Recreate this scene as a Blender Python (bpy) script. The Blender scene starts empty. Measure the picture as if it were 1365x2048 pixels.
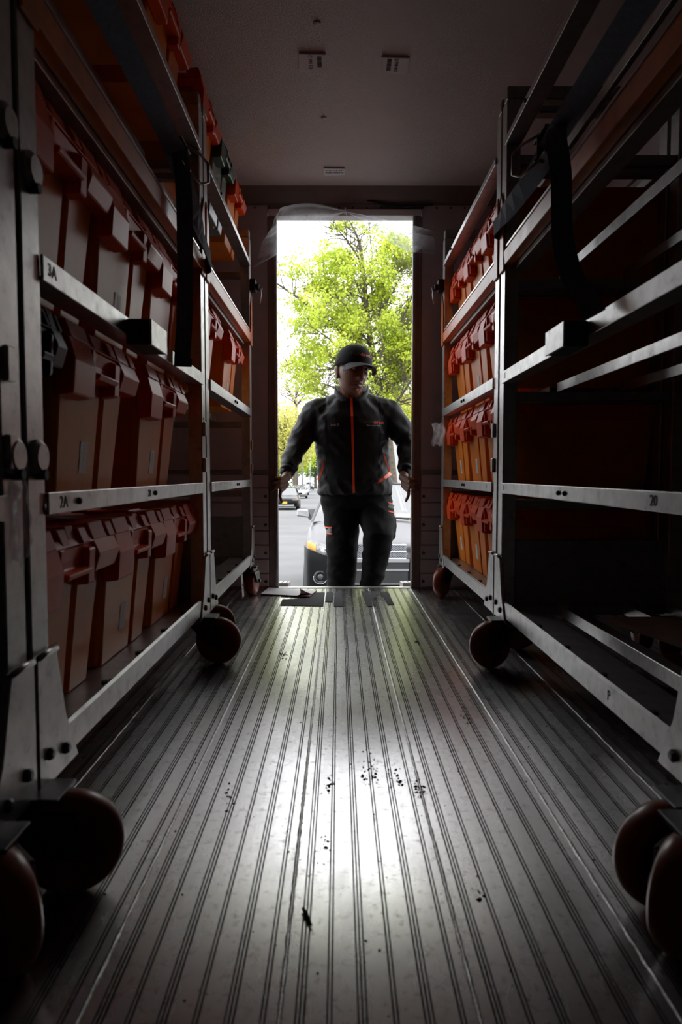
import bpy, bmesh, math, random
import numpy as np
from mathutils import Vector, Matrix, noise
from mathutils.bvhtree import BVHTree

random.seed(7)
rng = np.random.default_rng(7)
SC = bpy.context.scene
COL = SC.collection

# ------------------------------------------------------------------ camera
cam_d = bpy.data.cameras.new('camera')
cam = bpy.data.objects.new('camera', cam_d)
COL.objects.link(cam)
cam_d.sensor_fit = 'VERTICAL'
cam_d.sensor_height = 36.0
cam_d.lens = 24.0
cam_d.clip_start = 0.02
cam_d.clip_end = 900
cam.location = (0, 0, 0.63)
cam.rotation_euler = (math.radians(90) - math.atan(76 / 1365), 0, -math.atan(4.5 / 1365))
cam_d.dof.use_dof = True
cam_d.dof.focus_distance = 3.7
cam_d.dof.aperture_fstop = 5.6
SC.camera = cam

# ------------------------------------------------------------------ sky and exposure
world = bpy.data.worlds.new('overcast_sky')
SC.world = world
world.use_nodes = True
bg = world.node_tree.nodes['Background']
bg.inputs['Color'].default_value = (0.94, 0.965, 1.0, 1)
SKY = 7.6            # overcast zenith; the horizon is a third as bright
_nt = world.node_tree
_tc = _nt.nodes.new('ShaderNodeTexCoord')
_sx = _nt.nodes.new('ShaderNodeSeparateXYZ')
_mr = _nt.nodes.new('ShaderNodeMapRange')
_mr.inputs['From Min'].default_value = 0.0
_mr.inputs['From Max'].default_value = 1.0
_mr.inputs['To Min'].default_value = SKY / 3
_mr.inputs['To Max'].default_value = SKY
_nt.links.new(_tc.outputs['Generated'], _sx.inputs[0])
_nt.links.new(_sx.outputs['Z'], _mr.inputs['Value'])
_nt.links.new(_mr.outputs['Result'], bg.inputs['Strength'])
SC.view_settings.view_transform = 'Standard'
SC.view_settings.look = 'None'
SC.view_settings.exposure = 0.0
SC.view_settings.gamma = 1.0
SC.view_settings.use_curve_mapping = False
SC.cycles.max_bounces = 10
SC.cycles.diffuse_bounces = 5
SC.cycles.glossy_bounces = 5
SC.cycles.transparent_max_bounces = 12

# ------------------------------------------------------------------ materials
def mat_new(name):
    m = bpy.data.materials.new(name)
    m.use_nodes = True
    nt = m.node_tree
    return m, nt, nt.nodes['Principled BSDF']

def N(nt, typ, **kw):
    n = nt.nodes.new(typ)
    for k, v in kw.items():
        setattr(n, k, v)
    return n

def coords(nt, scale=(1, 1, 1), kind='Object'):
    t = N(nt, 'ShaderNodeTexCoord')
    mp = N(nt, 'ShaderNodeMapping')
    mp.inputs['Scale'].default_value = scale
    nt.links.new(t.outputs[kind], mp.inputs['Vector'])
    return mp.outputs['Vector']

def noise_fac(nt, vec, scale, detail=4, rough=0.6):
    n = N(nt, 'ShaderNodeTexNoise')
    n.inputs['Scale'].default_value = scale
    n.inputs['Detail'].default_value = detail
    n.inputs['Roughness'].default_value = rough
    nt.links.new(vec, n.inputs['Vector'])
    return n.outputs['Fac']

def ramp(nt, fac, stops):
    r = N(nt, 'ShaderNodeValToRGB')
    e = r.color_ramp.elements
    while len(e) < len(stops):
        e.new(0.5)
    for i, (p, c) in enumerate(stops):
        e[i].position = p
        e[i].color = (*c, 1) if len(c) == 3 else c
    nt.links.new(fac, r.inputs['Fac'])
    return r.outputs['Color']

def bump(nt, p, fac, strength=0.2, dist=0.01):
    b = N(nt, 'ShaderNodeBump')
    b.inputs['Strength'].default_value = strength
    b.inputs['Distance'].default_value = dist
    nt.links.new(fac, b.inputs['Height'])
    nt.links.new(b.outputs['Normal'], p.inputs['Normal'])

def simple(name, col, rough=0.5, metal=0.0, var=0.12, scale=12, spec=0.5, bmp=0.0, bscale=200, coat=0.0, stretch=(1, 1, 1), kind='Object'):
    m, nt, p = mat_new(name)
    v = coords(nt, stretch, kind)
    f = noise_fac(nt, v, scale)
    a = tuple(max(0, c * (1 - var)) for c in col)
    b = tuple(min(1, c * (1 + var)) for c in col)
    nt.links.new(ramp(nt, f, [(0.3, a), (0.7, b)]), p.inputs['Base Color'])
    r = N(nt, 'ShaderNodeMapRange')
    r.inputs['To Min'].default_value = max(0.02, rough - 0.08)
    r.inputs['To Max'].default_value = min(1, rough + 0.08)
    nt.links.new(f, r.inputs['Value'])
    nt.links.new(r.outputs['Result'], p.inputs['Roughness'])
    p.inputs['Metallic'].default_value = metal
    p.inputs['Specular IOR Level'].default_value = spec
    p.inputs['Coat Weight'].default_value = coat
    p.inputs['Coat Roughness'].default_value = 0.05
    if bmp:
        bump(nt, p, noise_fac(nt, v, bscale, 3), bmp, 0.004)
    return m

def metal_floor(name, base, rough, aniso=0.6):
    m, nt, p = mat_new(name)
    v = coords(nt, (1, 0.35, 1))
    f1 = noise_fac(nt, v, 9, 6, 0.7)
    f2 = noise_fac(nt, coords(nt, (1, 1, 1)), 55, 4, 0.75)
    mx = N(nt, 'ShaderNodeMix', data_type='RGBA', blend_type='MULTIPLY')
    mx.inputs['Factor'].default_value = 1
    nt.links.new(ramp(nt, f1, [(0.25, tuple(c * 0.72 for c in base)), (0.6, base)]), mx.inputs['A'])
    nt.links.new(ramp(nt, f2, [(0.24, (0.45, 0.42, 0.40)), (0.46, (1, 1, 1))]), mx.inputs['B'])
    nt.links.new(mx.outputs['Result'], p.inputs['Base Color'])
    r = N(nt, 'ShaderNodeMapRange')
    r.inputs['From Min'].default_value = 0.3
    r.inputs['From Max'].default_value = 0.7
    r.inputs['To Min'].default_value = rough + 0.05
    r.inputs['To Max'].default_value = rough - 0.03
    nt.links.new(f1, r.inputs['Value'])
    nt.links.new(r.outputs['Result'], p.inputs['Roughness'])
    p.inputs['Metallic'].default_value = 1.0
    # brushed along the planks: reflections spread across them
    p.inputs['Anisotropic'].default_value = aniso
    tv = N(nt, 'ShaderNodeCombineXYZ')
    tv.inputs['X'].default_value = 1.0
    nt.links.new(tv.outputs[0], p.inputs['Tangent'])
    bump(nt, p, noise_fac(nt, coords(nt, (1, 0.1, 1)), 160, 3), 0.05, 0.002)
    return m

def aluminium(name, base=(0.54, 0.53, 0.515), rough=0.34):
    m, nt, p = mat_new(name)
    v = coords(nt, (1, 1, 1), 'Generated')
    f = noise_fac(nt, coords(nt), 26, 6, 0.7)
    nt.links.new(ramp(nt, f, [(0.28, tuple(c * 0.45 for c in base)), (0.42, tuple(c * 0.8 for c in base)), (0.7, base)]), p.inputs['Base Color'])
    r = N(nt, 'ShaderNodeMapRange')
    r.inputs['To Min'].default_value = rough + 0.14
    r.inputs['To Max'].default_value = rough - 0.1
    nt.links.new(f, r.inputs['Value'])
    nt.links.new(r.outputs['Result'], p.inputs['Roughness'])
    p.inputs['Metallic'].default_value = 0.92
    bump(nt, p, noise_fac(nt, coords(nt), 140, 3), 0.06, 0.002)
    return m

def film(name, white=0.16, tint=(0.93, 0.93, 0.97), rough=0.12):
    m, nt, p = mat_new(name)
    out = nt.nodes['Material Output']
    tr = N(nt, 'ShaderNodeBsdfTransparent')
    tr.inputs['Color'].default_value = (*tint, 1)
    gl = N(nt, 'ShaderNodeBsdfGlossy')
    gl.inputs['Roughness'].default_value = rough
    df = N(nt, 'ShaderNodeBsdfTranslucent')
    df.inputs['Color'].default_value = (0.95, 0.95, 0.98, 1)
    lw = N(nt, 'ShaderNodeLayerWeight')
    lw.inputs['Blend'].default_value = 0.35
    d2 = N(nt, 'ShaderNodeBsdfDiffuse')
    d2.inputs['Color'].default_value = (0.8, 0.8, 0.86, 1)
    m0 = N(nt, 'ShaderNodeMixShader')
    m0.inputs['Fac'].default_value = 0.3
    nt.links.new(df.outputs[0], m0.inputs[1])
    nt.links.new(d2.outputs[0], m0.inputs[2])
    m1 = N(nt, 'ShaderNodeMixShader')
    m1.inputs['Fac'].default_value = 0.15
    nt.links.new(gl.outputs[0], m1.inputs[2])
    nt.links.new(m0.outputs[0], m1.inputs[1])
    f = noise_fac(nt, coords(nt, (1, 1, 1)), 7, 4)
    mr = N(nt, 'ShaderNodeMapRange')
    mr.inputs['From Min'].default_value = 0.35
    mr.inputs['From Max'].default_value = 0.7
    mr.inputs['To Min'].default_value = white * 0.5
    mr.inputs['To Max'].default_value = white * 1.9
    nt.links.new(f, mr.inputs['Value'])
    mm = N(nt, 'ShaderNodeMath', operation='ADD')
    sc = N(nt, 'ShaderNodeMath', operation='MULTIPLY')
    sc.inputs[1].default_value = 0.35
    nt.links.new(lw.outputs['Facing'], sc.inputs[0])
    nt.links.new(mr.outputs['Result'], mm.inputs[0])
    nt.links.new(sc.outputs[0], mm.inputs[1])
    m2 = N(nt, 'ShaderNodeMixShader')
    nt.links.new(mm.outputs[0], m2.inputs['Fac'])
    nt.links.new(tr.outputs[0], m2.inputs[1])
    nt.links.new(m1.outputs[0], m2.inputs[2])
    nt.links.new(m2.outputs[0], out.inputs['Surface'])
    nt.nodes.remove(p)
    return m

def glass(name, tint=(0.55, 0.6, 0.6), blend=0.55):
    m, nt, p = mat_new(name)
    out = nt.nodes['Material Output']
    tr = N(nt, 'ShaderNodeBsdfTransparent')
    tr.inputs['Color'].default_value = (*tint, 1)
    gl = N(nt, 'ShaderNodeBsdfGlossy')
    gl.inputs['Roughness'].default_value = 0.02
    lw = N(nt, 'ShaderNodeLayerWeight')
    lw.inputs['Blend'].default_value = blend
    mx = N(nt, 'ShaderNodeMixShader')
    nt.links.new(lw.outputs['Fresnel'], mx.inputs['Fac'])
    nt.links.new(tr.outputs[0], mx.inputs[1])
    nt.links.new(gl.outputs[0], mx.inputs[2])
    nt.links.new(mx.outputs[0], out.inputs['Surface'])
    nt.nodes.remove(p)
    return m

def leafmat(name, dark, light, trans=0.45):
    m, nt, p = mat_new(name)
    out = nt.nodes['Material Output']
    v = coords(nt)
    f = noise_fac(nt, v, 0.9, 3)
    gi = N(nt, 'ShaderNodeNewGeometry')
    mxf = N(nt, 'ShaderNodeMath', operation='MULTIPLY_ADD')
    nt.links.new(gi.outputs['Random Per Island'], mxf.inputs[0])
    mxf.inputs[1].default_value = 0.5
    nt.links.new(f, mxf.inputs[2])
    c = ramp(nt, mxf.outputs[0], [(0.4, dark), (1.0, light)])
    nt.links.new(c, p.inputs['Base Color'])
    p.inputs['Roughness'].default_value = 0.55
    t = N(nt, 'ShaderNodeBsdfTranslucent')
    nt.links.new(c, t.inputs['Color'])
    mx = N(nt, 'ShaderNodeMixShader')
    mx.inputs['Fac'].default_value = trans
    nt.links.new(p.outputs[0], mx.inputs[1])
    nt.links.new(t.outputs[0], mx.inputs[2])
    nt.links.new(mx.outputs[0], out.inputs['Surface'])
    return m

M = {}
M['alu'] = aluminium('worn_aluminium')
M['alu_dark'] = aluminium('dull_aluminium', (0.40, 0.39, 0.37), 0.45)
M['floor'] = metal_floor('aluminium_floor', (0.60, 0.585, 0.58), 0.26, 0.83)
M['groove'] = simple('dirty_groove', (0.045, 0.041, 0.038), 0.7, 0.3, 0.5, 60)
M['bead'] = simple('weld_bead', (0.46, 0.45, 0.44), 0.42, 0.95, 0.5, 260)
M['grip'] = simple('black_grip', (0.018, 0.018, 0.02), 0.85, 0, 0.5, 150, bmp=0.6, bscale=500)
M['orange'] = simple('orange_plastic', (0.80, 0.24, 0.030), 0.38, 0, 0.16, 5, spec=0.14, bmp=0.03, bscale=350)
M['orange_red'] = simple('red_orange_plastic', (0.80, 0.085, 0.008), 0.38, 0, 0.12, 8, spec=0.16, bmp=0.03, bscale=350)
M['navy'] = simple('navy_plastic', (0.012, 0.02, 0.05), 0.4, 0, 0.2, 8)
M['green'] = simple('dark_green_plastic', (0.01, 0.055, 0.022), 0.4, 0, 0.2, 8)
M['grey_plastic'] = simple('grey_green_plastic', (0.25, 0.29, 0.25), 0.3, 0, 0.2, 8)
M['paint_orange'] = simple('orange_paint', (0.62, 0.16, 0.025), 0.4, 0, 0.25, 14)
M['rubber'] = simple('black_rubber', (0.012, 0.012, 0.013), 0.6, 0, 0.3, 20)
M['poly'] = simple('red_brown_wheel', (0.23, 0.045, 0.018), 0.33, 0, 0.25, 14)
M['steel'] = simple('dark_steel', (0.10, 0.10, 0.10), 0.42, 0.85, 0.3, 20)
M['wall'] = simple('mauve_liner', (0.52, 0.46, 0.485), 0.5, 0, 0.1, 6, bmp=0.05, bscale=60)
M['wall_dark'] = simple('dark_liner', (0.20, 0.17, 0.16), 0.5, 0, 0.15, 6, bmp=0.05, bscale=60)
M['ceil'] = simple('textured_ceiling', (0.66, 0.585, 0.56), 0.40, 0, 0.05, 4, bmp=0.9, bscale=190)
M['jamb'] = simple('door_jamb', (0.21, 0.165, 0.155), 0.5, 0.0, 0.15, 10, spec=0.25)
M['white_trim'] = simple('grey_white_trim', (0.62, 0.60, 0.60), 0.45, 0, 0.1, 10)
M['strap'] = simple('navy_webbing', (0.095, 0.115, 0.170), 0.8, 0, 0.25, 90, bmp=0.4, bscale=700)
M['sticker'] = simple('white_sticker', (0.66, 0.63, 0.60), 0.5, 0, 0.12, 30)
M['ink'] = simple('black_ink', (0.015, 0.014, 0.014), 0.6, 0, 0.2, 30)
M['paper'] = simple('white_paper', (0.80, 0.79, 0.82), 0.7, 0, 0.04, 10)
M['card'] = simple('plum_card', (0.18, 0.07, 0.10), 0.7, 0, 0.15, 10)
M['board'] = simple('grey_board', (0.42, 0.36, 0.33), 0.7, 0, 0.15, 10)
M['dirt'] = simple('dirt_crumbs', (0.022, 0.018, 0.016), 0.9, 0, 0.5, 40)
M['nylon'] = simple('black_nylon', (0.0065, 0.006, 0.0065), 0.55, 0, 0.3, 14, spec=0.22, bmp=0.12, bscale=55)
M['cloth'] = simple('black_trouser_cloth', (0.0055, 0.005, 0.0052), 0.8, 0, 0.3, 14, spec=0.12, bmp=0.15, bscale=60)
M['cap'] = simple('black_cap_cloth', (0.009, 0.010, 0.012), 0.8, 0, 0.25, 30, spec=0.15, bmp=0.25, bscale=900)
M['cap_under'] = simple('grey_brim_cloth', (0.05, 0.05, 0.055), 0.75, 0, 0.2, 30)
M['orange_trim'] = simple('bright_orange_tape', (0.85, 0.085, 0.01), 0.5, 0, 0.1, 20)
M['reflective'] = simple('grey_reflective_tape', (0.10, 0.10, 0.10), 0.4, 0.3, 0.1, 50)
M['thread_white'] = simple('pale_thread', (0.45, 0.38, 0.37), 0.7, 0, 0.1, 50)
M['thread_green'] = simple('green_thread', (0.02, 0.06, 0.02), 0.7, 0, 0.1, 50)
M['thread_yellow'] = simple('yellow_thread', (0.45, 0.22, 0.02), 0.7, 0, 0.1, 50)
m, nt, p = mat_new('brown_skin')
f = noise_fac(nt, coords(nt), 60, 4)
nt.links.new(ramp(nt, f, [(0.3, (0.16, 0.066, 0.040)), (0.7, (0.22, 0.095, 0.060))]), p.inputs['Base Color'])
p.inputs['Roughness'].default_value = 0.42
p.inputs['Subsurface Weight'].default_value = 0.25
p.inputs['Subsurface Radius'].default_value = (0.012, 0.004, 0.002)
M['skin'] = m
M['hair'] = simple('dark_hair', (0.012, 0.009, 0.007), 0.7, 0, 0.3, 200)
M['eye'] = simple('eye_white', (0.55, 0.53, 0.5), 0.2, 0, 0.03, 10)
M['iris'] = simple('brown_iris', (0.02, 0.012, 0.008), 0.15, 0, 0.1, 80)
M['film'] = film('clear_plastic_film', 0.30)
M['tape'] = film('clear_tape', 0.3)
M['asphalt'] = simple('grey_asphalt', (0.085, 0.083, 0.085), 0.85, 0, 0.22, 0.6, bmp=0.3, bscale=40)
M['concrete'] = simple('pale_concrete', (0.20, 0.195, 0.185), 0.85, 0, 0.15, 3, bmp=0.2, bscale=30)
M['bark'] = simple('grey_bark', (0.085, 0.068, 0.05), 0.9, 0, 0.4, 6, bmp=0.8, bscale=30)
M['leaf'] = leafmat('spring_leaf', (0.26, 0.38, 0.025), (0.56, 0.62, 0.06))
M['leaf_yellow'] = leafmat('yellow_green_leaf', (0.28, 0.30, 0.05), (0.52, 0.48, 0.12))
M['leaf_dark'] = leafmat('mid_green_leaf', (0.05, 0.12, 0.015), (0.18, 0.28, 0.04))
M['leaf_pale'] = leafmat('pale_blossom', (0.40, 0.32, 0.24), (0.62, 0.55, 0.42))
M['white_wall'] = simple('white_house_paint', (0.34, 0.34, 0.34), 0.6, 0, 0.06, 2)
M['stone'] = simple('brown_stone', (0.16, 0.11, 0.09), 0.8, 0, 0.2, 4)
M['brick'] = simple('red_brick', (0.20, 0.07, 0.05), 0.85, 0, 0.2, 4)
M['pane'] = glass('window_glass', (0.25, 0.28, 0.26), 0.4)
M['car_glass'] = glass('car_glass', (0.62, 0.66, 0.66), 0.5)
M['paint_grey'] = simple('dark_grey_car_paint', (0.045, 0.041, 0.046), 0.32, 0.25, 0.05, 3, spec=0.3, coat=0.1)
M['paint_black'] = simple('black_car_paint', (0.006, 0.006, 0.0065), 0.25, 0.0, 0.05, 3, spec=0.12, coat=0.0)
M['paint_white'] = simple('white_car_paint', (0.40, 0.40, 0.40), 0.25, 0.0, 0.05, 3, coat=1.0)
M['paint_silver'] = simple('silver_car_paint', (0.26, 0.26, 0.27), 0.3, 0.6, 0.05, 3, coat=1.0)
M['black_trim'] = simple('black_car_trim', (0.012, 0.012, 0.012), 0.45, 0, 0.2, 10)
M['chrome'] = simple('bright_chrome', (0.75, 0.75, 0.76), 0.12, 1.0, 0.03, 10)
M['lamp'] = simple('clear_headlamp', (0.20, 0.205, 0.20), 0.2, 0.2, 0.45, 26, coat=0.3)
M['amber'] = simple('amber_lens', (0.85, 0.27, 0.02), 0.15, 0, 0.1, 16, coat=1.0)
M['plate'] = simple('yellow_plate', (0.75, 0.38, 0.02), 0.5, 0, 0.05, 10)
M['galv'] = simple('galvanised_pole', (0.28, 0.30, 0.34), 0.45, 0.4, 0.1, 10)
M['iron'] = simple('black_iron', (0.015, 0.013, 0.014), 0.6, 0.2, 0.2, 10)
M['hydrant'] = simple('yellow_sign', (0.65, 0.45, 0.03), 0.5, 0, 0.1, 10)

# ------------------------------------------------------------------ mesh helpers
class MB:
    """collects shapes and links them as one mesh object"""
    def __init__(s):
        s.v, s.f, s.m = [], [], []
    def add(s, vs, fs, mi=0):
        b = len(s.v)
        s.v.extend(tuple(v) for v in vs)
        s.f.extend(tuple(b + i for i in f) for f in fs)
        s.m.extend([mi] * len(fs))
        return s
    def hexa(s, a, b, mi=0):
        """a: 4 points of the bottom loop, b: 4 points of the top loop"""
        return s.prism(a, b, mi)
    def box(s, x0, x1, y0, y1, z0, z1, mi=0):
        return s.prism([(x0, y0, z0), (x1, y0, z0), (x1, y1, z0), (x0, y1, z0)], [(x0, y0, z1), (x1, y0, z1), (x1, y1, z1), (x0, y1, z1)], mi)
    def prism(s, a, b, mi=0):
        n = len(a)
        fs = [tuple(range(n - 1, -1, -1)), tuple(range(n, 2 * n))]
        fs += [(i, (i + 1) % n, n + (i + 1) % n, n + i) for i in range(n)]
        return s.add(list(a) + list(b), fs, mi)
    def extr_y(s, prof, y0, y1, mi=0):
        """profile [(x,z)] (counter-clockwise seen from -y) pushed along y"""
        return s.prism([(x, y0, z) for x, z in prof][::-1], [(x, y1, z) for x, z in prof][::-1], mi)
    def extr_x(s, prof, x0, x1, mi=0):
        return s.prism([(x0, y, z) for y, z in prof][::-1], [(x1, y, z) for y, z in prof][::-1], mi)
    def loft(s, rings, mi=0, cap=True, closed=True):
        n = len(rings[0])
        vs = [p for r in rings for p in r]
        fs = []
        for i in range(len(rings) - 1):
            for j in range(n if closed else n - 1):
                k = (j + 1) % n
                fs.append((i * n + j, i * n + k, (i + 1) * n + k, (i + 1) * n + j))
        if cap and closed:
            fs.append(tuple(range(n - 1, -1, -1)))
            fs.append(tuple(range((len(rings) - 1) * n, len(rings) * n)))
        return s.add(vs, fs, mi)
    def tube(s, path, r, n=8, mi=0):
        path = [Vector(p) for p in path]
        rs = r if isinstance(r, (list, tuple)) else [r] * len(path)
        rings = []
        up = None
        for i, p in enumerate(path):
            t = (path[min(i + 1, len(path) - 1)] - path[max(i - 1, 0)]).normalized()
            if up is None:
                up = Vector((0, 0, 1)) if abs(t.z) < 0.9 else Vector((1, 0, 0))
            u = t.cross(up)
            if u.length < 1e-4:
                u = t.cross(Vector((0, 1, 0.3)))
            u.normalize()
            w = u.cross(t)
            up = w
            rings.append([p + (u * math.cos(a) + w * math.sin(a)) * rs[i] for a in (2 * math.pi * k / n for k in range(n))])
        return s.loft(rings, mi)
    def lathe(s, prof, c, ax, n=24, mi=0):
        """prof [(radius, height along axis)]"""
        c, ax = Vector(c), Vector(ax).normalized()
        u = ax.orthogonal().normalized()
        w = ax.cross(u)
        rings = [[c + ax * h + (u * math.cos(a) + w * math.sin(a)) * r for a in (2 * math.pi * k / n for k in range(n))] for r, h in prof]
        return s.loft(rings, mi)
    def grid(s, rows, mi=0):
        return s.loft(rows, mi, cap=False, closed=False)
    def ball(s, c, r, n=12, mi=0):
        rx, ry, rz = r if isinstance(r, (tuple, list)) else (r, r, r)
        rings = []
        for i in range(1, n):
            t = math.pi * i / n
            rings.append([(c[0] + rx * math.sin(t) * math.cos(a), c[1] + ry * math.sin(t) * math.sin(a), c[2] - rz * math.cos(t)) for a in (2 * math.pi * k / (2 * n) for k in range(2 * n))])
        return s.loft(rings, mi)
    def mesh(s, name, bevel=0.0, seg=1, smooth=False, fix=True):
        me = bpy.data.meshes.new(name)
        me.from_pydata(s.v, [], s.f)
        me.polygons.foreach_set('material_index', s.m)
        if fix or bevel:
            bm = bmesh.new()
            bm.from_mesh(me)
            if bevel:
                es = [e for e in bm.edges if len(e.link_faces) == 2 and e.calc_face_angle(0) > 0.5]
                bmesh.ops.bevel(bm, geom=es, offset=bevel, segments=seg, profile=0.5, affect='EDGES', clamp_overlap=True)
            bmesh.ops.recalc_face_normals(bm, faces=bm.faces)
            bm.to_mesh(me)
            bm.free()
        if smooth:
            me.polygons.foreach_set('use_smooth', [True] * len(me.polygons))
        me.update()
        return me
    def build(s, name, mats, parent=None, bevel=0.0, seg=1, smooth=False, fix=True):
        return link(name, s.mesh(name, bevel, seg, smooth, fix), mats, parent)

def link(name, me, mats=None, parent=None):
    if mats is not None:
        me.materials.clear()
        for k in (mats if isinstance(mats, (list, tuple)) else [mats]):
            me.materials.append(M[k])
    o = bpy.data.objects.new(name, me)
    COL.objects.link(o)
    if parent:
        o.parent = parent
    return o

def empty(name, loc=(0, 0, 0), rz=0.0):
    o = bpy.data.objects.new(name, None)
    o.empty_display_size = 0.1
    COL.objects.link(o)
    o.location = loc
    o.rotation_euler = (0, 0, rz)
    return o

def tag(o, label=None, cat=None, group=None, kind=None):
    for k, v in (('label', label), ('category', cat), ('group', group), ('kind', kind)):
        if v:
            o[k] = v
    return o

KIDS = {}
def kids_of(o):
    return [c for c in bpy.data.objects if c.parent == o]

def dup(o, parent=None, tree=None):
    """a copy of a thing with its parts and sub-parts"""
    if tree is None:
        tree = {}
        for c in bpy.data.objects:
            if c.parent:
                tree.setdefault(c.parent.name, []).append(c)
    c = o.copy()
    COL.objects.link(c)
    c.parent = parent
    for k in tree.get(o.name, []):
        dup(k, c, tree)
    return c

def text_mesh(body, size, extrude=0.0004, align='CENTER'):
    cu = bpy.data.curves.new('lettering', 'FONT')
    cu.body = body
    cu.size = size
    cu.extrude = extrude
    cu.resolution_u = 2
    cu.align_x = align
    cu.align_y = 'CENTER'
    o = bpy.data.objects.new('lettering', cu)
    COL.objects.link(o)
    dg = bpy.context.evaluated_depsgraph_get()
    me = bpy.data.meshes.new_from_object(o.evaluated_get(dg))
    bpy.data.objects.remove(o)
    bpy.data.curves.remove(cu)
    return me

def lettering(body, size, mat, parent, M4, name='lettering'):
    me = text_mesh(body, size)
    me.transform(M4)
    return link(name, me, mat, parent)

def frame(o, x, y, z):
    """matrix whose axes are x, y, z and origin o"""
    m = Matrix((x, y, z)).transposed().to_4x4()
    m.translation = Vector(o)
    return m

# ================================================================== the truck box
YW = 3.74            # inner face of the door wall
YR = -1.25           # end wall behind the camera
XL, XR = -1.22, 1.30
ZC = 2.14
DX0, DX1, DZ = -0.333, 0.398, 2.008

# floor: extruded planks, each a piece of its own
floor = MB().box(XL, XR, YR, YW + 0.03, -0.06, -0.012).build('floor', 'groove')
tag(floor, 'ribbed aluminium plank floor of the truck box', kind='structure')
PITCH = 0.2325
def plank_mesh():
    gw, gd, rw = 0.0024, 0.004, 0.0026
    prof, mi = [(0.0006, 0.0)], []
    def seg(x, z, m):
        prof.append((x, z)); mi.append(m)
    n = 6
    for k in range(n):
        c = PITCH * (k + 0.5) / n + (0.004 if k == 0 else 0)
        ng = 3 if k % 2 == 0 else 2
        x = c - (ng * gw + (ng - 1) * rw) / 2
        seg(x, 0, 0)
        for g in range(ng):
            seg(x + 0.0005, -gd, 1); seg(x + gw - 0.0005, -gd, 1); seg(x + gw, 0.0006 if g < ng - 1 else 0, 1)
            x += gw
            if g < ng - 1:
                seg(x + rw, 0.0006, 0); x += rw
    seg(PITCH - 0.0006, 0, 0); seg(PITCH - 0.0006, -0.012, 1)
    mb = MB()
    full = [(0.0006, -0.012)] + prof
    mi = [1] + mi
    a = [(x, YR, z) for x, z in full]; b = [(x, YW + 0.03, z) for x, z in full]
    for i in range(len(full) - 1):
        mb.add([a[i], a[i + 1], b[i + 1], b[i]], [(0, 1, 2, 3)], mi[i])
    return mb.mesh('plank', fix=True)
pm = plank_mesh()
for p_ in pm.polygons:
    if p_.normal.z < -0.01:
        p_.flip()
for k in ('floor', 'groove'):
    pm.materials.append(M[k])
bead = MB()
ys = np.arange(YR, YW, 0.012)
rows = []
for y in ys:
    w = 0.0024 + 0.0016 * random.random()
    h = 0.0012 + 0.0016 * random.random()
    dx = 0.0006 * (random.random() - 0.5)
    rows.append([(dx - w, y, 0.0), (dx - w * 0.5, y, h * 0.85), (dx, y, h), (dx + w * 0.5, y, h * 0.85), (dx + w, y, 0.0)])
bead.grid(rows)
bead_me = bead.mesh('seam_bead', smooth=True)
for p_ in bead_me.polygons:
    if p_.normal.z < -0.01:
        p_.flip()
bead_me.materials.append(M['bead'])
x0 = -0.3015 - 4 * PITCH
for k in range(11):
    o = link('plank', pm, None, floor)
    o.location = (x0 + k * PITCH, 0, 0)
    if k:
        o = link('seam_bead', bead_me, None, floor)
        o.location = (x0 + k * PITCH, 0, 0)
MB().box(DX0 - 0.2, DX1 + 0.2, YW + 0.002, YW + 0.05, -0.03, 0.003).build('threshold_strip', 'alu', floor, bevel=0.002)

# ceiling
ceil = MB().box(XL - 0.05, XR + 0.05, YR - 0.05, YW + 0.25, ZC, ZC + 0.06).build('ceiling', 'ceil')
tag(ceil, 'stippled off-white ceiling panel of the truck box', kind='structure')
for x, y in ((-0.063, 2.984), (-0.073, 2.374)):
    MB().lathe([(0.014, 0), (0.012, 0.004), (0.005, 0.006)], (x, y, ZC), (0, 0, -1), 14).build('rivet', 'ceil', ceil, smooth=True)
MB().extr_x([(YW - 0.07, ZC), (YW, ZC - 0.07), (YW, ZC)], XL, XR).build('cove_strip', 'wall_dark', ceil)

# side walls and the end wall behind the camera, lined with horizontal slats
def slat_wall(name, x, sgn, label):
    w = MB().box(min(x, x + 0.05 * sgn), max(x, x + 0.05 * sgn), YR, YW, -0.06, ZC).build(name, 'wall_dark')
    tag(w, label, kind='structure')
    z = 0.02
    me = MB().box(-0.012, 0.012, YR + 0.01, YW - 0.005, 0, 0.112).mesh('slat', bevel=0.004)
    me.materials.append(M['wall'])
    while z < ZC - 0.12:
        o = link('slat', me, None, w)
        o.location = (x - 0.006 * sgn, 0, z)
        z += 0.126
    return w
slat_wall('wall_left', XL, -1, 'left side wall of the truck lined with horizontal slats')
slat_wall('wall_right', XR, 1, 'right side wall of the truck lined with horizontal slats')
w = MB().box(XL, XR, YR - 0.05, YR, -0.06, ZC).build('wall_back', 'wall')
tag(w, 'closed end wall of the truck box facing the doorway', kind='structure')

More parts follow.
